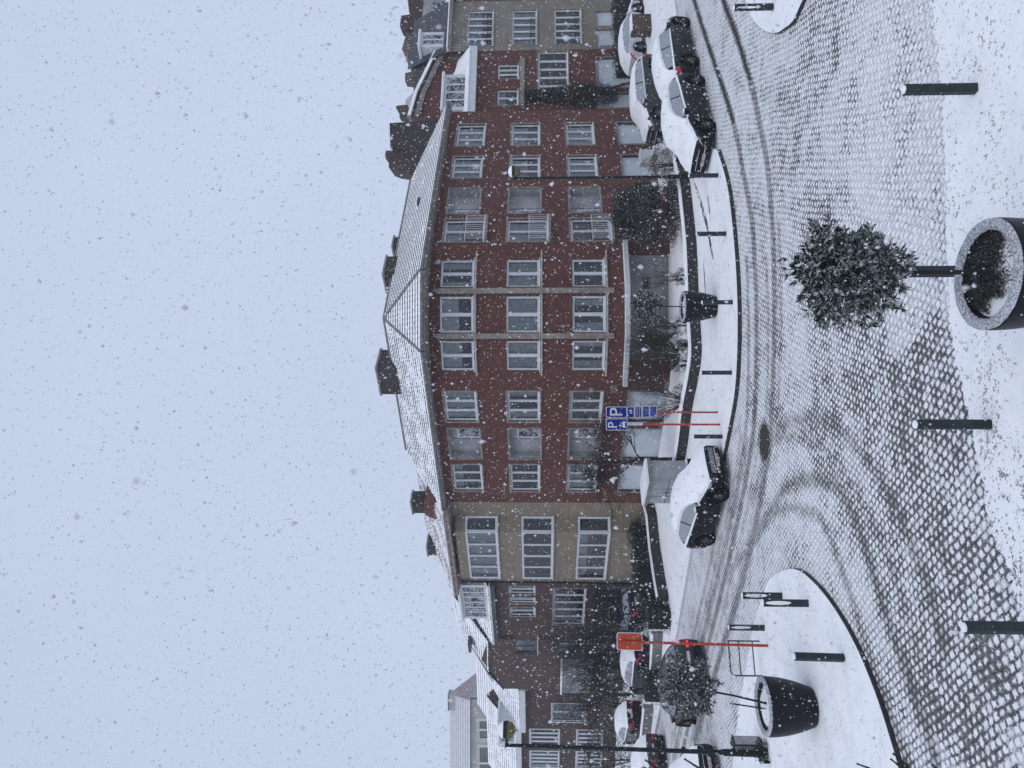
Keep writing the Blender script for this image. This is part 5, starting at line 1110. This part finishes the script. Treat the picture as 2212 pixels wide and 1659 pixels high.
# ------------------------------------------------------------------ CARS
def interp(tab,t):
    for (a,va),(b,vb) in zip(tab[:-1],tab[1:]):
        if t<=b: k=(t-a)/(b-a); k=k*k*(3-2*k)*.5+k*.5; return va+(vb-va)*k
    return tab[-1][1]
def car(label,cat,x,y,z,heading,Lc=4.15,W=1.78,H=1.47,paint='black_paint',snow=1.0,plate_txt=None,lit=False,detail=True,kind='hatch',glass='glass_frosted',group=None,rear_txt=None,grille='bars',amber=False,name='parked_car'):
    ro=root(name,label,cat,(x,y,z),heading,group)
    hw=W/2; Rw=.335; xf=Lc/2-.80; xr=-Lc/2+.72; k=H/1.47
    if kind=='hatch':
        TOP=[(0,.56),(.015,.66),(.05,.76),(.12,.86),(.24,.97),(.27,1.0),(.41,1.40),(.50,1.465),(.62,1.47),(.80,1.41),(.88,1.30),(.955,1.02),(.985,.93),(1,.72)]
    elif kind=='suv':
        TOP=[(0,.62),(.015,.74),(.05,.86),(.12,.95),(.23,1.04),(.26,1.07),(.38,1.44),(.48,1.47),(.70,1.46),(.86,1.38),(.91,1.30),(.965,1.02),(.985,.95),(1,.75)]
    else:
        TOP=[(0,.55),(.015,.65),(.05,.74),(.12,.83),(.26,.94),(.29,.97),(.43,1.38),(.52,1.45),(.65,1.45),(.76,1.36),(.87,1.06),(.92,1.02),(.985,.97),(1,.72)]
    TOP=[(a,b*k) for a,b in TOP]
    BEL=[(0,.53),(.02,.62),(.08,.72),(.25,.87),(.6,.93),(.93,.97),(.98,.90),(1,.66)]; BEL=[(a,b*k) for a,b in BEL]
    WID=[(0,.66),(.03,.83),(.10,.95),(.2,.99),(.5,1.0),(.85,.98),(.95,.92),(.985,.86),(1,.78)]
    RF=[(0,.80),(.24,.84),(.28,.82),(.42,.70),(.6,.69),(.86,.68),(.95,.78),(1,.78)]
    n=58; secs=[]
    for i in range(n+1):
        t=i/n; xx=Lc/2-t*Lc; zb=.20
        for wx in (xf,xr):
            dd=abs(xx-wx); Ra=Rw+.055
            if dd<Ra: zb=max(zb,Rw+math.sqrt(Ra*Ra-dd*dd))
        if t<.03 or t>.97: zb=max(zb,.28)
        zt=interp(TOP,t); ze=min(interp(BEL,t),zt-.05); w=hw*interp(WID,t); wr=w*interp(RF,t)/1.0 if zt-ze>.2 else w*.86
        f=min(1,max(0,(zt-ze-.08)/.2)); wr=w*(.86*(1-f)+interp(RF,t)*f)
        mid=zb+(ze-zb)*.5
        secs.append([(xx,0,zb),(xx,w*.80,zb),(xx,w*.965,zb+.03),(xx,w,mid),(xx,w*.985,ze-(ze-mid)*.25),(xx,w*.945,ze),(xx,wr,zt-.045*(.4+f)),(xx,wr*.72,zt-.012),(xx,0,zt)])
    m=MB(); V=[]; full=[]
    for s in secs:
        r_=s+[(a,-b,c) for a,b,c in s[-2:0:-1]]; full.append(r_)
    kk=len(full[0])
    for r_ in full: V+=r_
    fs=[(i*kk+j,i*kk+(j+1)%kk,(i+1)*kk+(j+1)%kk,(i+1)*kk+j) for i in range(n) for j in range(kk)]
    fs+=[tuple(range(kk))[::-1],tuple(n*kk+j for j in range(kk))]
    m.add(V,fs); body=m.build('body',paint,ro,smooth=32)
    tws=TOP[5][0]; trs=TOP[6][0]+.01; tr0=TOP[9][0] if kind!='sedan' else .74; tr0=.87 if kind!='sedan' else .74; tr1=.955 if kind!='sedan' else .88
    def ii(t): return int(round(t*n))
    def strip(name,i0,i1,pa,pb,mat,off,both=True,par=body,fa=0.,fb=1.):
        mm=MB()
        for sg in ((1,-1) if both else (1,)):
            P=[]
            for i in range(i0,i1+1):
                a,b=Vector(secs[i][pa]),Vector(secs[i][pb]); lo_=a.lerp(b,fa); hi_=a.lerp(b,fb)
                nn=Vector((0,1,.35)).normalized()*off
                for q in (lo_+nn,hi_+nn): P.append(Vector((q.x,q.y*sg,q.z)))
            c=len(P)//2; mm.add(P,[(2*i,2*i+2,2*i+3,2*i+1) for i in range(c-1)])
        return mm.build(name,mat,par)
    i0,i1=ii(tws)+3,ii(tr1)-3
    # side windows in two panes with pillar between
    mid=int(i0+(i1-i0)*.52)
    strip('side_window',i0,mid-1,5,6,glass,.006,fa=.08,fb=.86); strip('side_window',mid,i1,5,6,glass,.006,fa=.08,fb=.86)
    def over(name,i0,i1,mat,off,inset=.88,par=body):
        mm=MB(); P=[]
        for i in range(i0,i1+1):
            s=secs[i]; e=Vector(s[6]); 
            row=[Vector((e.x,e.y*inset,e.z+.01)),Vector(s[7]),Vector(s[8]),Vector((s[7][0],-s[7][1],s[7][2])),Vector((e.x,-e.y*inset,e.z+.01))]
            P+=[q+Vector((0,0,off)) for q in row]
        c=len(P)//5; mm.add(P,[(5*i+j,5*i+j+1,5*i+5+j+1,5*i+5+j) for i in range(c-1) for j in range(4)]); return mm.build(name,mat,par)
    over('windscreen',ii(tws),ii(trs),glass,.012); over('rear_window',ii(tr0),ii(tr1),glass,.012)
    if snow:
        mm=MB(); P=[]; a=ii(.035); b=ii(.975 if kind!='sedan' else .975); m9=9
        for i in range(a,b+1):
            s=secs[i]; t=i/n; cab=(s[8][2]-s[5][2])>.2; th=.055*snow*min(1,(i-a+.6)/3,(b-i+.6)/3)
            p5,p6,p7,p8=[Vector(q) for q in s[5:9]]; edge=p5.lerp(p6,.86 if cab else .25)
            wob=.02*mnoise.noise(Vector((i*.35,x,1)))
            row=[edge+Vector((0,.012+wob*.4,-.01+wob)),edge.lerp(p6,.7)+Vector((0,.02,th*.8)),p7+Vector((0,0,th+.012*mnoise.noise(Vector((i*.3,2,y))))),p8+Vector((0,0,th*1.1))]
            wob2=.02*mnoise.noise(Vector((i*.35,x,9)))
            r2=[Vector((q.x,-q.y,q.z+(wob2 if j==0 else 0))) for j,q in enumerate(row)]
            P+=row+r2[::-1][1:]
        c=len(P)//7; mm.add(P,[(7*i+j,7*i+j+1,7*i+7+j+1,7*i+7+j) for i in range(c-1) for j in range(6)]+[tuple(range(7)),tuple(7*(c-1)+j for j in range(7))[::-1]]); mm.build('snow_cover','snow',ro,smooth=45)
        # belt-line snow on the door shoulders
        mm=MB()
        for sg in (1,-1):
            P=[]
            for i in range(i0-2,i1+4):
                s=secs[min(i,n)]; q=Vector(s[5]); q.y*=sg; th=.02+.012*mnoise.noise(Vector((i*.6,sg,y)))
                P+=[q+Vector((0,.006*sg,-.03)),q+Vector((0,.022*sg,.0)),q+Vector((0,-.03*sg,.035+th))]
            c=len(P)//3; mm.add(P,[(3*i+j,3*i+3+j,3*i+4+j,3*i+1+j) for i in range(c-1) for j in range(2)])
        mm.build('shoulder_snow','snow_thin' if snow<1 else 'snow',ro)
    # wheels
    for wx in (xf,xr):
        for sg in (1,-1):
            yy=sg*(hw-.115); wm=MB(); 
            prof=[(Rw*.62,-.10),(Rw*.93,-.10),(Rw,-.07),(Rw,.07),(Rw*.93,.10),(Rw*.62,.10)]
            kq=24; Vv=[(wx+r*math.cos(2*math.pi*j/kq),yy+o,Rw+r*math.sin(2*math.pi*j/kq)) for r,o in prof for j in range(kq)]
            wm.add(Vv,[(i*kq+j,i*kq+(j+1)%kq,(i+1)*kq+(j+1)%kq,(i+1)*kq+j) for i in range(len(prof)) if i<len(prof)-1 for j in range(kq)])
            wm.add([(wx+Rw*.62*math.cos(2*math.pi*j/kq),yy+sg*.03,Rw+Rw*.62*math.sin(2*math.pi*j/kq)) for j in range(kq)],[tuple(range(kq))])
            wo=wm.build('wheel','rubber',ro,smooth=40)
            rm=MB(); yo=yy+sg*.085
            for q in range(5):
                for dq in (-.16,.16):
                    a=2*math.pi*q/5+.3+dq; ca,sa=math.cos(a),math.sin(a); a2=2*math.pi*q/5+.3+dq*2.0; c2,s2_=math.cos(a2),math.sin(a2)
                    t1=(-sa*.018,ca*.018)
                    rm.add([(wx+ca*.04+t1[0],yo,Rw+sa*.04+t1[1]),(wx+ca*.04-t1[0],yo,Rw+sa*.04-t1[1]),(wx+c2*Rw*.64-t1[0]*1.3,yo,Rw+s2_*Rw*.64-t1[1]*1.3),(wx+c2*Rw*.64+t1[0]*1.3,yo,Rw+s2_*Rw*.64+t1[1]*1.3)],[(0,1,2,3)])
            rm.add([(wx+.055*math.cos(j*math.pi/5),yo+.002*sg,Rw+.055*math.sin(j*math.pi/5)) for j in range(10)],[tuple(range(10))])
            r1,r2=Rw*.60,Rw*.68
            rm.add([(wx+r*math.cos(2*math.pi*j/24),yo+.004*sg,Rw+r*math.sin(2*math.pi*j/24)) for r in (r1,r2) for j in range(24)],[(j,(j+1)%24,24+(j+1)%24,24+j) for j in range(24)])
            rm.build('rim','rim_metal',wo)
    # lamps, grille, plates, mirrors
    def onfront(t,pa,f): 
        i=ii(t); return Vector(secs[i][pa]).lerp(Vector(secs[i][pa+1]),f)
    zf=secs[1][8][2]
    def patch(name,pts,mat,par=ro,off=(0,0,0)):
        mm=MB(); mm.add([Vector(q)+Vector(off) for q in pts],[tuple(range(len(pts)))]); return mm.build(name,mat,par)
    for sg in (1,-1):
        hl=MB(); P=[]
        for i in range(0,ii(.10)+1):
            s=secs[i]; a=Vector(s[4]); b=Vector(s[5]); q0=a.lerp(b,.1); q1=b; nn=Vector((.5 if i<3 else .2,1,.2)).normalized()*.012
            for q in (q0+nn,q1+nn): P.append(Vector((q.x,q.y*sg,q.z)))
        c=len(P)//2; hl.add(P,[(2*i,2*i+2,2*i+3,2*i+1) for i in range(c-1)]); hl.build('headlight','glass_car',ro)
        tl=MB(); P=[]
        for i in range(ii(.935),n+1):
            s=secs[i]; a=Vector(s[3]).lerp(Vector(s[4]),.75); b=Vector(s[5])
            if lit: a=b-Vector((0,0,.05))
            nn=Vector((-.5 if i>n-3 else -.1,1,.15)).normalized()*.014
            for q in (a+nn,b+nn): P.append(Vector((q.x,q.y*sg,q.z)))
        # wrap onto rear face
        s=secs[n]; b=Vector(s[5]); a=b-Vector((0,0,.05)) if lit else Vector(s[3]).lerp(Vector(s[4]),.75)
        for q in (a+Vector((-.014,-.26,0)),b+Vector((-.014,-.26,.02))): P.append(Vector((q.x,q.y*sg,q.z)))
        c=len(P)//2; tl.add(P,[(2*i,2*i+2,2*i+3,2*i+1) for i in range(c-1)]); tl.build('tail_light','tail_lit' if lit else 'red_lens',ro)
        t_m=tws+.05; s=secs[ii(t_m)]; b=Vector(s[5]); mr=MB(); c0=Vector((b.x,b.y*sg,b.z+.06))
        mr.tube([c0-Vector((0,.02*sg,.03)),c0+Vector((0,.09*sg,.0))],.02,6); mr.box(c0.x-.05,c0.x+.08,c0.y+sg*.07 if sg>0 else c0.y+sg*.24,c0.y+sg*.24 if sg>0 else c0.y+sg*.07,c0.z-.06,c0.z+.09); mo=mr.build('mirror',paint,ro)
        if snow: ms=MB(); ya,yb=sorted((c0.y+sg*.07,c0.y+sg*.24)); ms.box(c0.x-.045,c0.x+.075,ya+.005,yb-.005,c0.z+.092,c0.z+.13); ms.build('mirror_snow','snow',mo)
        if amber and sg>0: ms=MB(); ms.box(c0.x+.02,c0.x+.082,c0.y+.215,c0.y+.246,c0.z-.01,c0.z+.03); ms.build('indicator','amber_lit',mo)
        if detail:
            dh=MB(); 
            for t in (.46,.66):
                s=secs[ii(t)]; q=Vector(s[4]); dh.box(q.x-.09,q.x+.09,*sorted((q.y*sg,(q.y+.035)*sg)),q.z+.0,q.z+.03)
            dh.build('door_handle',paint,ro)
    if lit:
        s=secs[n]; b=Vector(s[5]); mm=MB(); mm.box(-Lc/2-.02,-Lc/2-.004,-b.y*.62,b.y*.62,b.z-.055,b.z-.02); mm.build('light_bar','tail_lit' if False else 'red_lens',ro)
    xfz=Lc/2+.004; z0=secs[0][0][2]
    w0=secs[0][3][1]
    mm=MB(); mm.box(Lc/2-.03,xfz+.012,-w0*.72,w0*.72,zf-.20,zf-.06); gr=mm.build('grille','black_plastic',ro)
    if grille=='hex':
        hx=MB(); rr=.032
        for a in range(-8,9):
            for b in range(3):
                cx=a*.062; cz=zf-.17+b*.036*1.4+(.02 if a%2 else 0)
                P=[(xfz+.016,cx+rr*math.cos(j*math.pi/3),cz+rr*.75*math.sin(j*math.pi/3)) for j in range(6)]; Q=[(xfz+.016,cx+rr*.62*math.cos(j*math.pi/3),cz+rr*.5*math.sin(j*math.pi/3)) for j in range(6)]
                hx.add(P+Q,[(j,(j+1)%6,6+(j+1)%6,6+j) for j in range(6)])
        hx.build('grille_mesh','snow_thin',gr)
        em=MB()
        for q in range(4):
            cx=-.12+q*.08; P=[(xfz+.022,cx+.05*math.cos(j*math.pi/8),zf-.12+.05*math.sin(j*math.pi/8)) for j in range(16)]; Q=[(xfz+.022,cx+.038*math.cos(j*math.pi/8),zf-.12+.038*math.sin(j*math.pi/8)) for j in range(16)]; em.add(P+Q,[(j,(j+1)%16,16+(j+1)%16,16+j) for j in range(16)])
        em.build('emblem','chrome',gr)
    else:
        hx=MB(); hx.box(xfz+.012,xfz+.024,-w0*.7,w0*.7,zf-.085,zf-.07); hx.build('grille_trim','snow_thin' if snow else 'chrome',gr)
    mm=MB(); mm.box(Lc/2-.05,xfz+.02,-w0*.92,w0*.92,.27,.40); mm.build('bumper','black_plastic',ro)
    mm=MB(); mm.box(Lc/2-.02,xfz+.028,-w0*.85,w0*.85,.405,.425); mm.build('bumper_trim','snow_thin' if snow else 'chrome',ro)
    s=secs[n]; wn=s[3][1]
    mm=MB(); mm.box(-Lc/2-.02,-Lc/2+.05,-wn*.92,wn*.92,.28,.46); mm.build('bumper','black_plastic',ro)
    if plate_txt:
        mm=MB(); mm.box(xfz+.02,xfz+.034,-.26,.26,zf-.33,zf-.22); po=mm.build('number_plate','plate_white',ro)
        M=Matrix.Translation((xfz+.036,0,zf-.275))@Matrix(((0,0,1,0),(1,0,0,0),(0,1,0,0),(0,0,0,1)))
        text(plate_txt,.105,M,po,'plate_text','plate_lettering',ext=.001)
    mm=MB(); mm.box(-Lc/2-.032,-Lc/2-.018,-.26,.26,.62,.73); po=mm.build('number_plate','plate_white' if not lit else 'snow_thin',ro)
    return ro
h_of=lambda dx,dy: math.atan2(dy,dx)
GP='cars parked along the kerbs'
# right bay: black hatch-back facing us, and the one behind it
hd0=h_of(-.80,-.60)
wf=G(271,1547); wr_=G(174,1524); side=Vector((.60,-.80,0)); mid=(wf+wr_)/2
ctr=Vector((10.2,27.0,0))-Vector((.6,-.8,0))*.86
car('black snow covered hatchback facing the camera in the right bay','car',ctr.x,ctr.y,0,hd0,4.35,1.82,1.52,'black_paint',1.0,'2 HSJ 151',kind='hatch',group=GP)
c2=Vector((13.75,29.75,0))-Vector((.6,-.8,0))*.86
car('black snow covered estate parked nose away behind the facing hatchback','car',c2.x,c2.y,0,h_of(.80,.60),4.5,1.82,1.50,'black_paint',1.0,kind='suv',group=GP)
car('grey snow dusted car parked sideways before the garage doors','car',14.1,37.0,PZ,h_of(-.94,-.34),4.5,1.8,1.5,'grey_paint',.7,kind='suv',group=GP)
car('white car with red tail lamps behind the grey car on the right','car',20.2,43.4,PZ,h_of(.94,.34),4.4,1.8,1.42,'silver_paint',.7,kind='hatch',group=GP)
# left kerb car
ax=Vector((.70,-.714,0)); nrm_=Vector((-.714,-.70,0))
c3=Vector((-3.95,25.9,0)); 
car('black snow covered car with honeycomb grille parked by the kerb centre left','car',c3.x,c3.y,0,h_of(ax.x,ax.y),4.15,1.82,1.46,'black_paint',1.15,'1 DTB 285' if False else '1 FTT 58',kind='hatch',grille='hex',group=GP)
# driving car
car('dark car with lit red tail lamps driving up the left street','car',-11.75,29.1,0,h_of(-.72,.69),4.5,1.85,1.50,'grey_paint',0,None,lit=True,kind='suv',glass='glass_car',amber=True,name='moving_car')
car('snow covered dark car at the left edge facing camera with white plate','car',-14.6,27.0,0,h_of(.72,-.69),4.4,1.8,1.45,'black_paint',1.1,'1 DTS MC' if False else '1015 MC',kind='hatch',group=GP)
car('dark snow topped car farther up at the left frame edge','car',-19.3,37.6,0,h_of(-.72,.69),4.4,1.8,1.5,'grey_paint',.8,kind='suv',group=GP)
car('small snow topped car half seen at the far left street end','car',-20.6,45.2,PZ,h_of(-.62,.78),4.1,1.75,1.45,'black_paint',1,kind='hatch',group=GP)
car('snow topped car with red tail lamp behind the red sign','car',-15.9,42.0,PZ,h_of(-.75,.66),4.2,1.78,1.45,'navy_paint',1,kind='hatch',group=GP)
car('dark navy car half hidden behind hedge at the brown brick house','car',-13.4,43.3,PZ,h_of(-.60,.80),4.2,1.78,1.5,'navy_paint',0,kind='hatch',glass='glass_car',group=GP)
# twigs of a street tree reaching in at the left edge
tt=root('bare_tree','bare budding twigs of a street tree reaching in at the left edge','tree',(-4.6,6.6,0)); m=MB(); m.tube([(0,0,0),(.1,0,3),(.0,0,5.4)],[.10,.08,.05],8); m.build('trunk','bark',tt)
m=MB()
for pts in (((1095+0,1700),(1420,1642)),((1455,1642),(1520,1690)),((1385,1650),(1455,1690)),((1870,1648),(1920,1664)),((1940,1638),(1972,1662),(1990,1690)),((1932,1647),(1965,1655)),((1995,1660),(1985,1650)),((1700,1672),(1760,1650))):
    pass
def twig(V0,y0,V1,y1,Yd=6.0):
    a=AT(y0,V0,Yd)-Vector(tt.location); b=AT(y1,V1,Yd+.1)-Vector(tt.location); c=a.lerp(b,.5)+Vector((.01,0,.015)); s=Vector((.06,0,U(3,5)))
    m.tube([a,c,b],[.006,.009,.012],5)
    for q in (a,c): m.lathe([(0,-.012),(.011,0),(0,.014)],6,tuple(q))
    m.tube([b,b.lerp(Vector((0,0,4.2)),.5)+Vector((0,0,.1)),Vector((0,0,4.4))],[.012,.018,.03],5)
for q in ((1395,1642,1440,1675),(1480,1640,1530,1672),(1853,1650,1905,1672),(1925,1640,1960,1668),(1930,1628,1962,1656),(2015,1652,2040,1672),(1425,1652,1452,1680)): twig(*q)
m.build('branches','bark',tt)
# ------------------------------------------------------------------ FALLING SNOW
rng=np.random.default_rng(5)
NF=84000
dist=2.0+29*rng.random(NF*2)**(1/1.75); u=(rng.random(NF*2)-.5)*1.15; w=(rng.random(NF*2)-.5)*1.5+.02
keep=rng.random(NF*2)<.5
dist,u,w=dist[keep],u[keep],w[keep]
px=u*dist; py=dist; pz=EYE+w*dist; nn_=70; dn=.8+1.4*rng.random(nn_); px=np.r_[px,(rng.random(nn_)-.5)*1.05*dn]; py=np.r_[py,dn]; pz=np.r_[pz,EYE+(rng.random(nn_)-.5)*1.4*dn]
ok=(pz>.1)&(pz<17.5)
px,py,pz=px[ok],py[ok],pz[ok]; n=len(px); print('flakes',n)
base=np.array([[1,0,0],[-1,0,0],[0,1,0],[0,-1,0],[0,0,1],[0,0,-1]],float)
tri=np.array([[0,2,4],[2,1,4],[1,3,4],[3,0,4],[2,0,5],[1,2,5],[3,1,5],[0,3,5]])
size=(.0032+.0075*rng.random(n)**3)*(1+1.0*(rng.random(n)<.05))*np.clip(.5+py/10,.6,1.6)
vv=base[None]*(.55+.75*rng.random((n,6,1)))*size[:,None,None]+rng.normal(0,.12,(n,6,3))*size[:,None,None]
vv[:,:,2]*=1.25; vv+=np.stack([px,py,pz],1)[:,None,:]
me=bpy.data.meshes.new('falling_snow'); me.vertices.add(n*6); me.vertices.foreach_set('co',vv.reshape(-1))
F_=(tri[None]+(np.arange(n)*6)[:,None,None]).reshape(-1,3)
me.loops.add(F_.size); me.loops.foreach_set('vertex_index',F_.ravel()); me.polygons.add(len(F_)); me.polygons.foreach_set('loop_start',np.arange(0,F_.size,3)); me.update(calc_edges=True)
me.materials.append(MATS['flake']); fo=bpy.data.objects.new('falling_snow',me); col.objects.link(fo); fo['kind']='stuff'; fo['label']='dense flurry of white snowflakes falling through the air'; fo['category']='snowflakes'
# ------------------------------------------------------------------ HAZE
m=MB(); m.box(-160,160,-25,180,-1.4,19.5); hz=m.build('haze',['snow']); hz['kind']='stuff'; hz['label']='pale snowy haze filling the air'; hz['category']='haze'
hm=bpy.data.materials.new('haze'); hm.use_nodes=True; nt=hm.node_tree; nt.nodes.remove(nt.nodes['Principled BSDF'])
pv=nt.nodes.new('ShaderNodeVolumePrincipled'); pv.inputs['Color'].default_value=(.86,.90,.98,1); pv.inputs['Density'].default_value=.0007; pv.inputs['Anisotropy'].default_value=0
nt.links.new(pv.outputs[0],nt.nodes['Material Output'].inputs['Volume']); hz.data.materials.clear(); hz.data.materials.append(hm)
# ------------------------------------------------------------------ LIGHT, SKY, CAMERA
wd=bpy.data.worlds.new('World'); sc.world=wd; wd.use_nodes=True; nt=wd.node_tree; bgN=nt.nodes['Background']
sky=nt.nodes.new('ShaderNodeTexSky'); sky.sky_type='NISHITA'; sky.sun_disc=False; sky.sun_elevation=rad(50); sky.sun_rotation=rad(200); sky.dust_density=3
bgN.inputs['Strength'].default_value=.08
cl_=nt.nodes.new('ShaderNodeMix'); cl_.data_type='RGBA'; cl_.inputs[0].default_value=.90
nt.links.new(sky.outputs[0],cl_.inputs[6]); cl_.inputs[7].default_value=(7.35,8.4,10.6,1)
ng=nt.nodes.new('ShaderNodeTexNoise'); ng.inputs['Scale'].default_value=1.3; ng.inputs['Detail'].default_value=3; tc=nt.nodes.new('ShaderNodeTexCoord'); nt.links.new(tc.outputs['Generated'],ng.inputs['Vector'])
mr=nt.nodes.new('ShaderNodeMapRange'); nt.links.new(ng.outputs['Fac'],mr.inputs[0]); mr.inputs[1].default_value=.3; mr.inputs[2].default_value=.7; mr.inputs[3].default_value=.94; mr.inputs[4].default_value=1.05
vs=nt.nodes.new('ShaderNodeVectorMath'); vs.operation='SCALE'; nt.links.new(cl_.outputs[2],vs.inputs[0]); nt.links.new(mr.outputs[0],vs.inputs['Scale']); nt.links.new(vs.outputs[0],bgN.inputs['Color'])
sl=bpy.data.lights.new('sun','SUN'); sl.energy=1.0; sl.angle=rad(70); sl.color=(1,.98,.96); so=bpy.data.objects.new('sun',sl); col.objects.link(so)
so.rotation_euler=(rad(32),0,rad(-20))
cam=bpy.data.cameras.new('camera'); cam.lens=26; cam.sensor_width=36; cam.clip_end=500; cam.clip_start=.1; cam.dof.use_dof=True; cam.dof.focus_distance=22; cam.dof.aperture_fstop=4.0
co=bpy.data.objects.new('camera',cam); col.objects.link(co)
fwd=Vector((0,math.cos(TH),math.sin(TH))); up=Vector((0,-math.sin(TH),math.cos(TH))); xr_=Vector((1,0,0))
M=Matrix.Identity(4)
for i,c in enumerate((-up,xr_,-fwd)):
    for j in range(3): M[j][i]=c[j]
M.translation=(0,0,EYE); co.matrix_world=M; sc.camera=co
for o in col.objects:
    for k in ('_world','_o'):
        if k in o: del o[k]
sc.view_settings.view_transform='Standard'; sc.view_settings.look='None'; sc.view_settings.exposure=0; sc.view_settings.gamma=1
sc.cycles.max_bounces=6; sc.cycles.diffuse_bounces=3; sc.cycles.volume_bounces=1; sc.cycles.transparent_max_bounces=12; sc.cycles.use_denoising=True
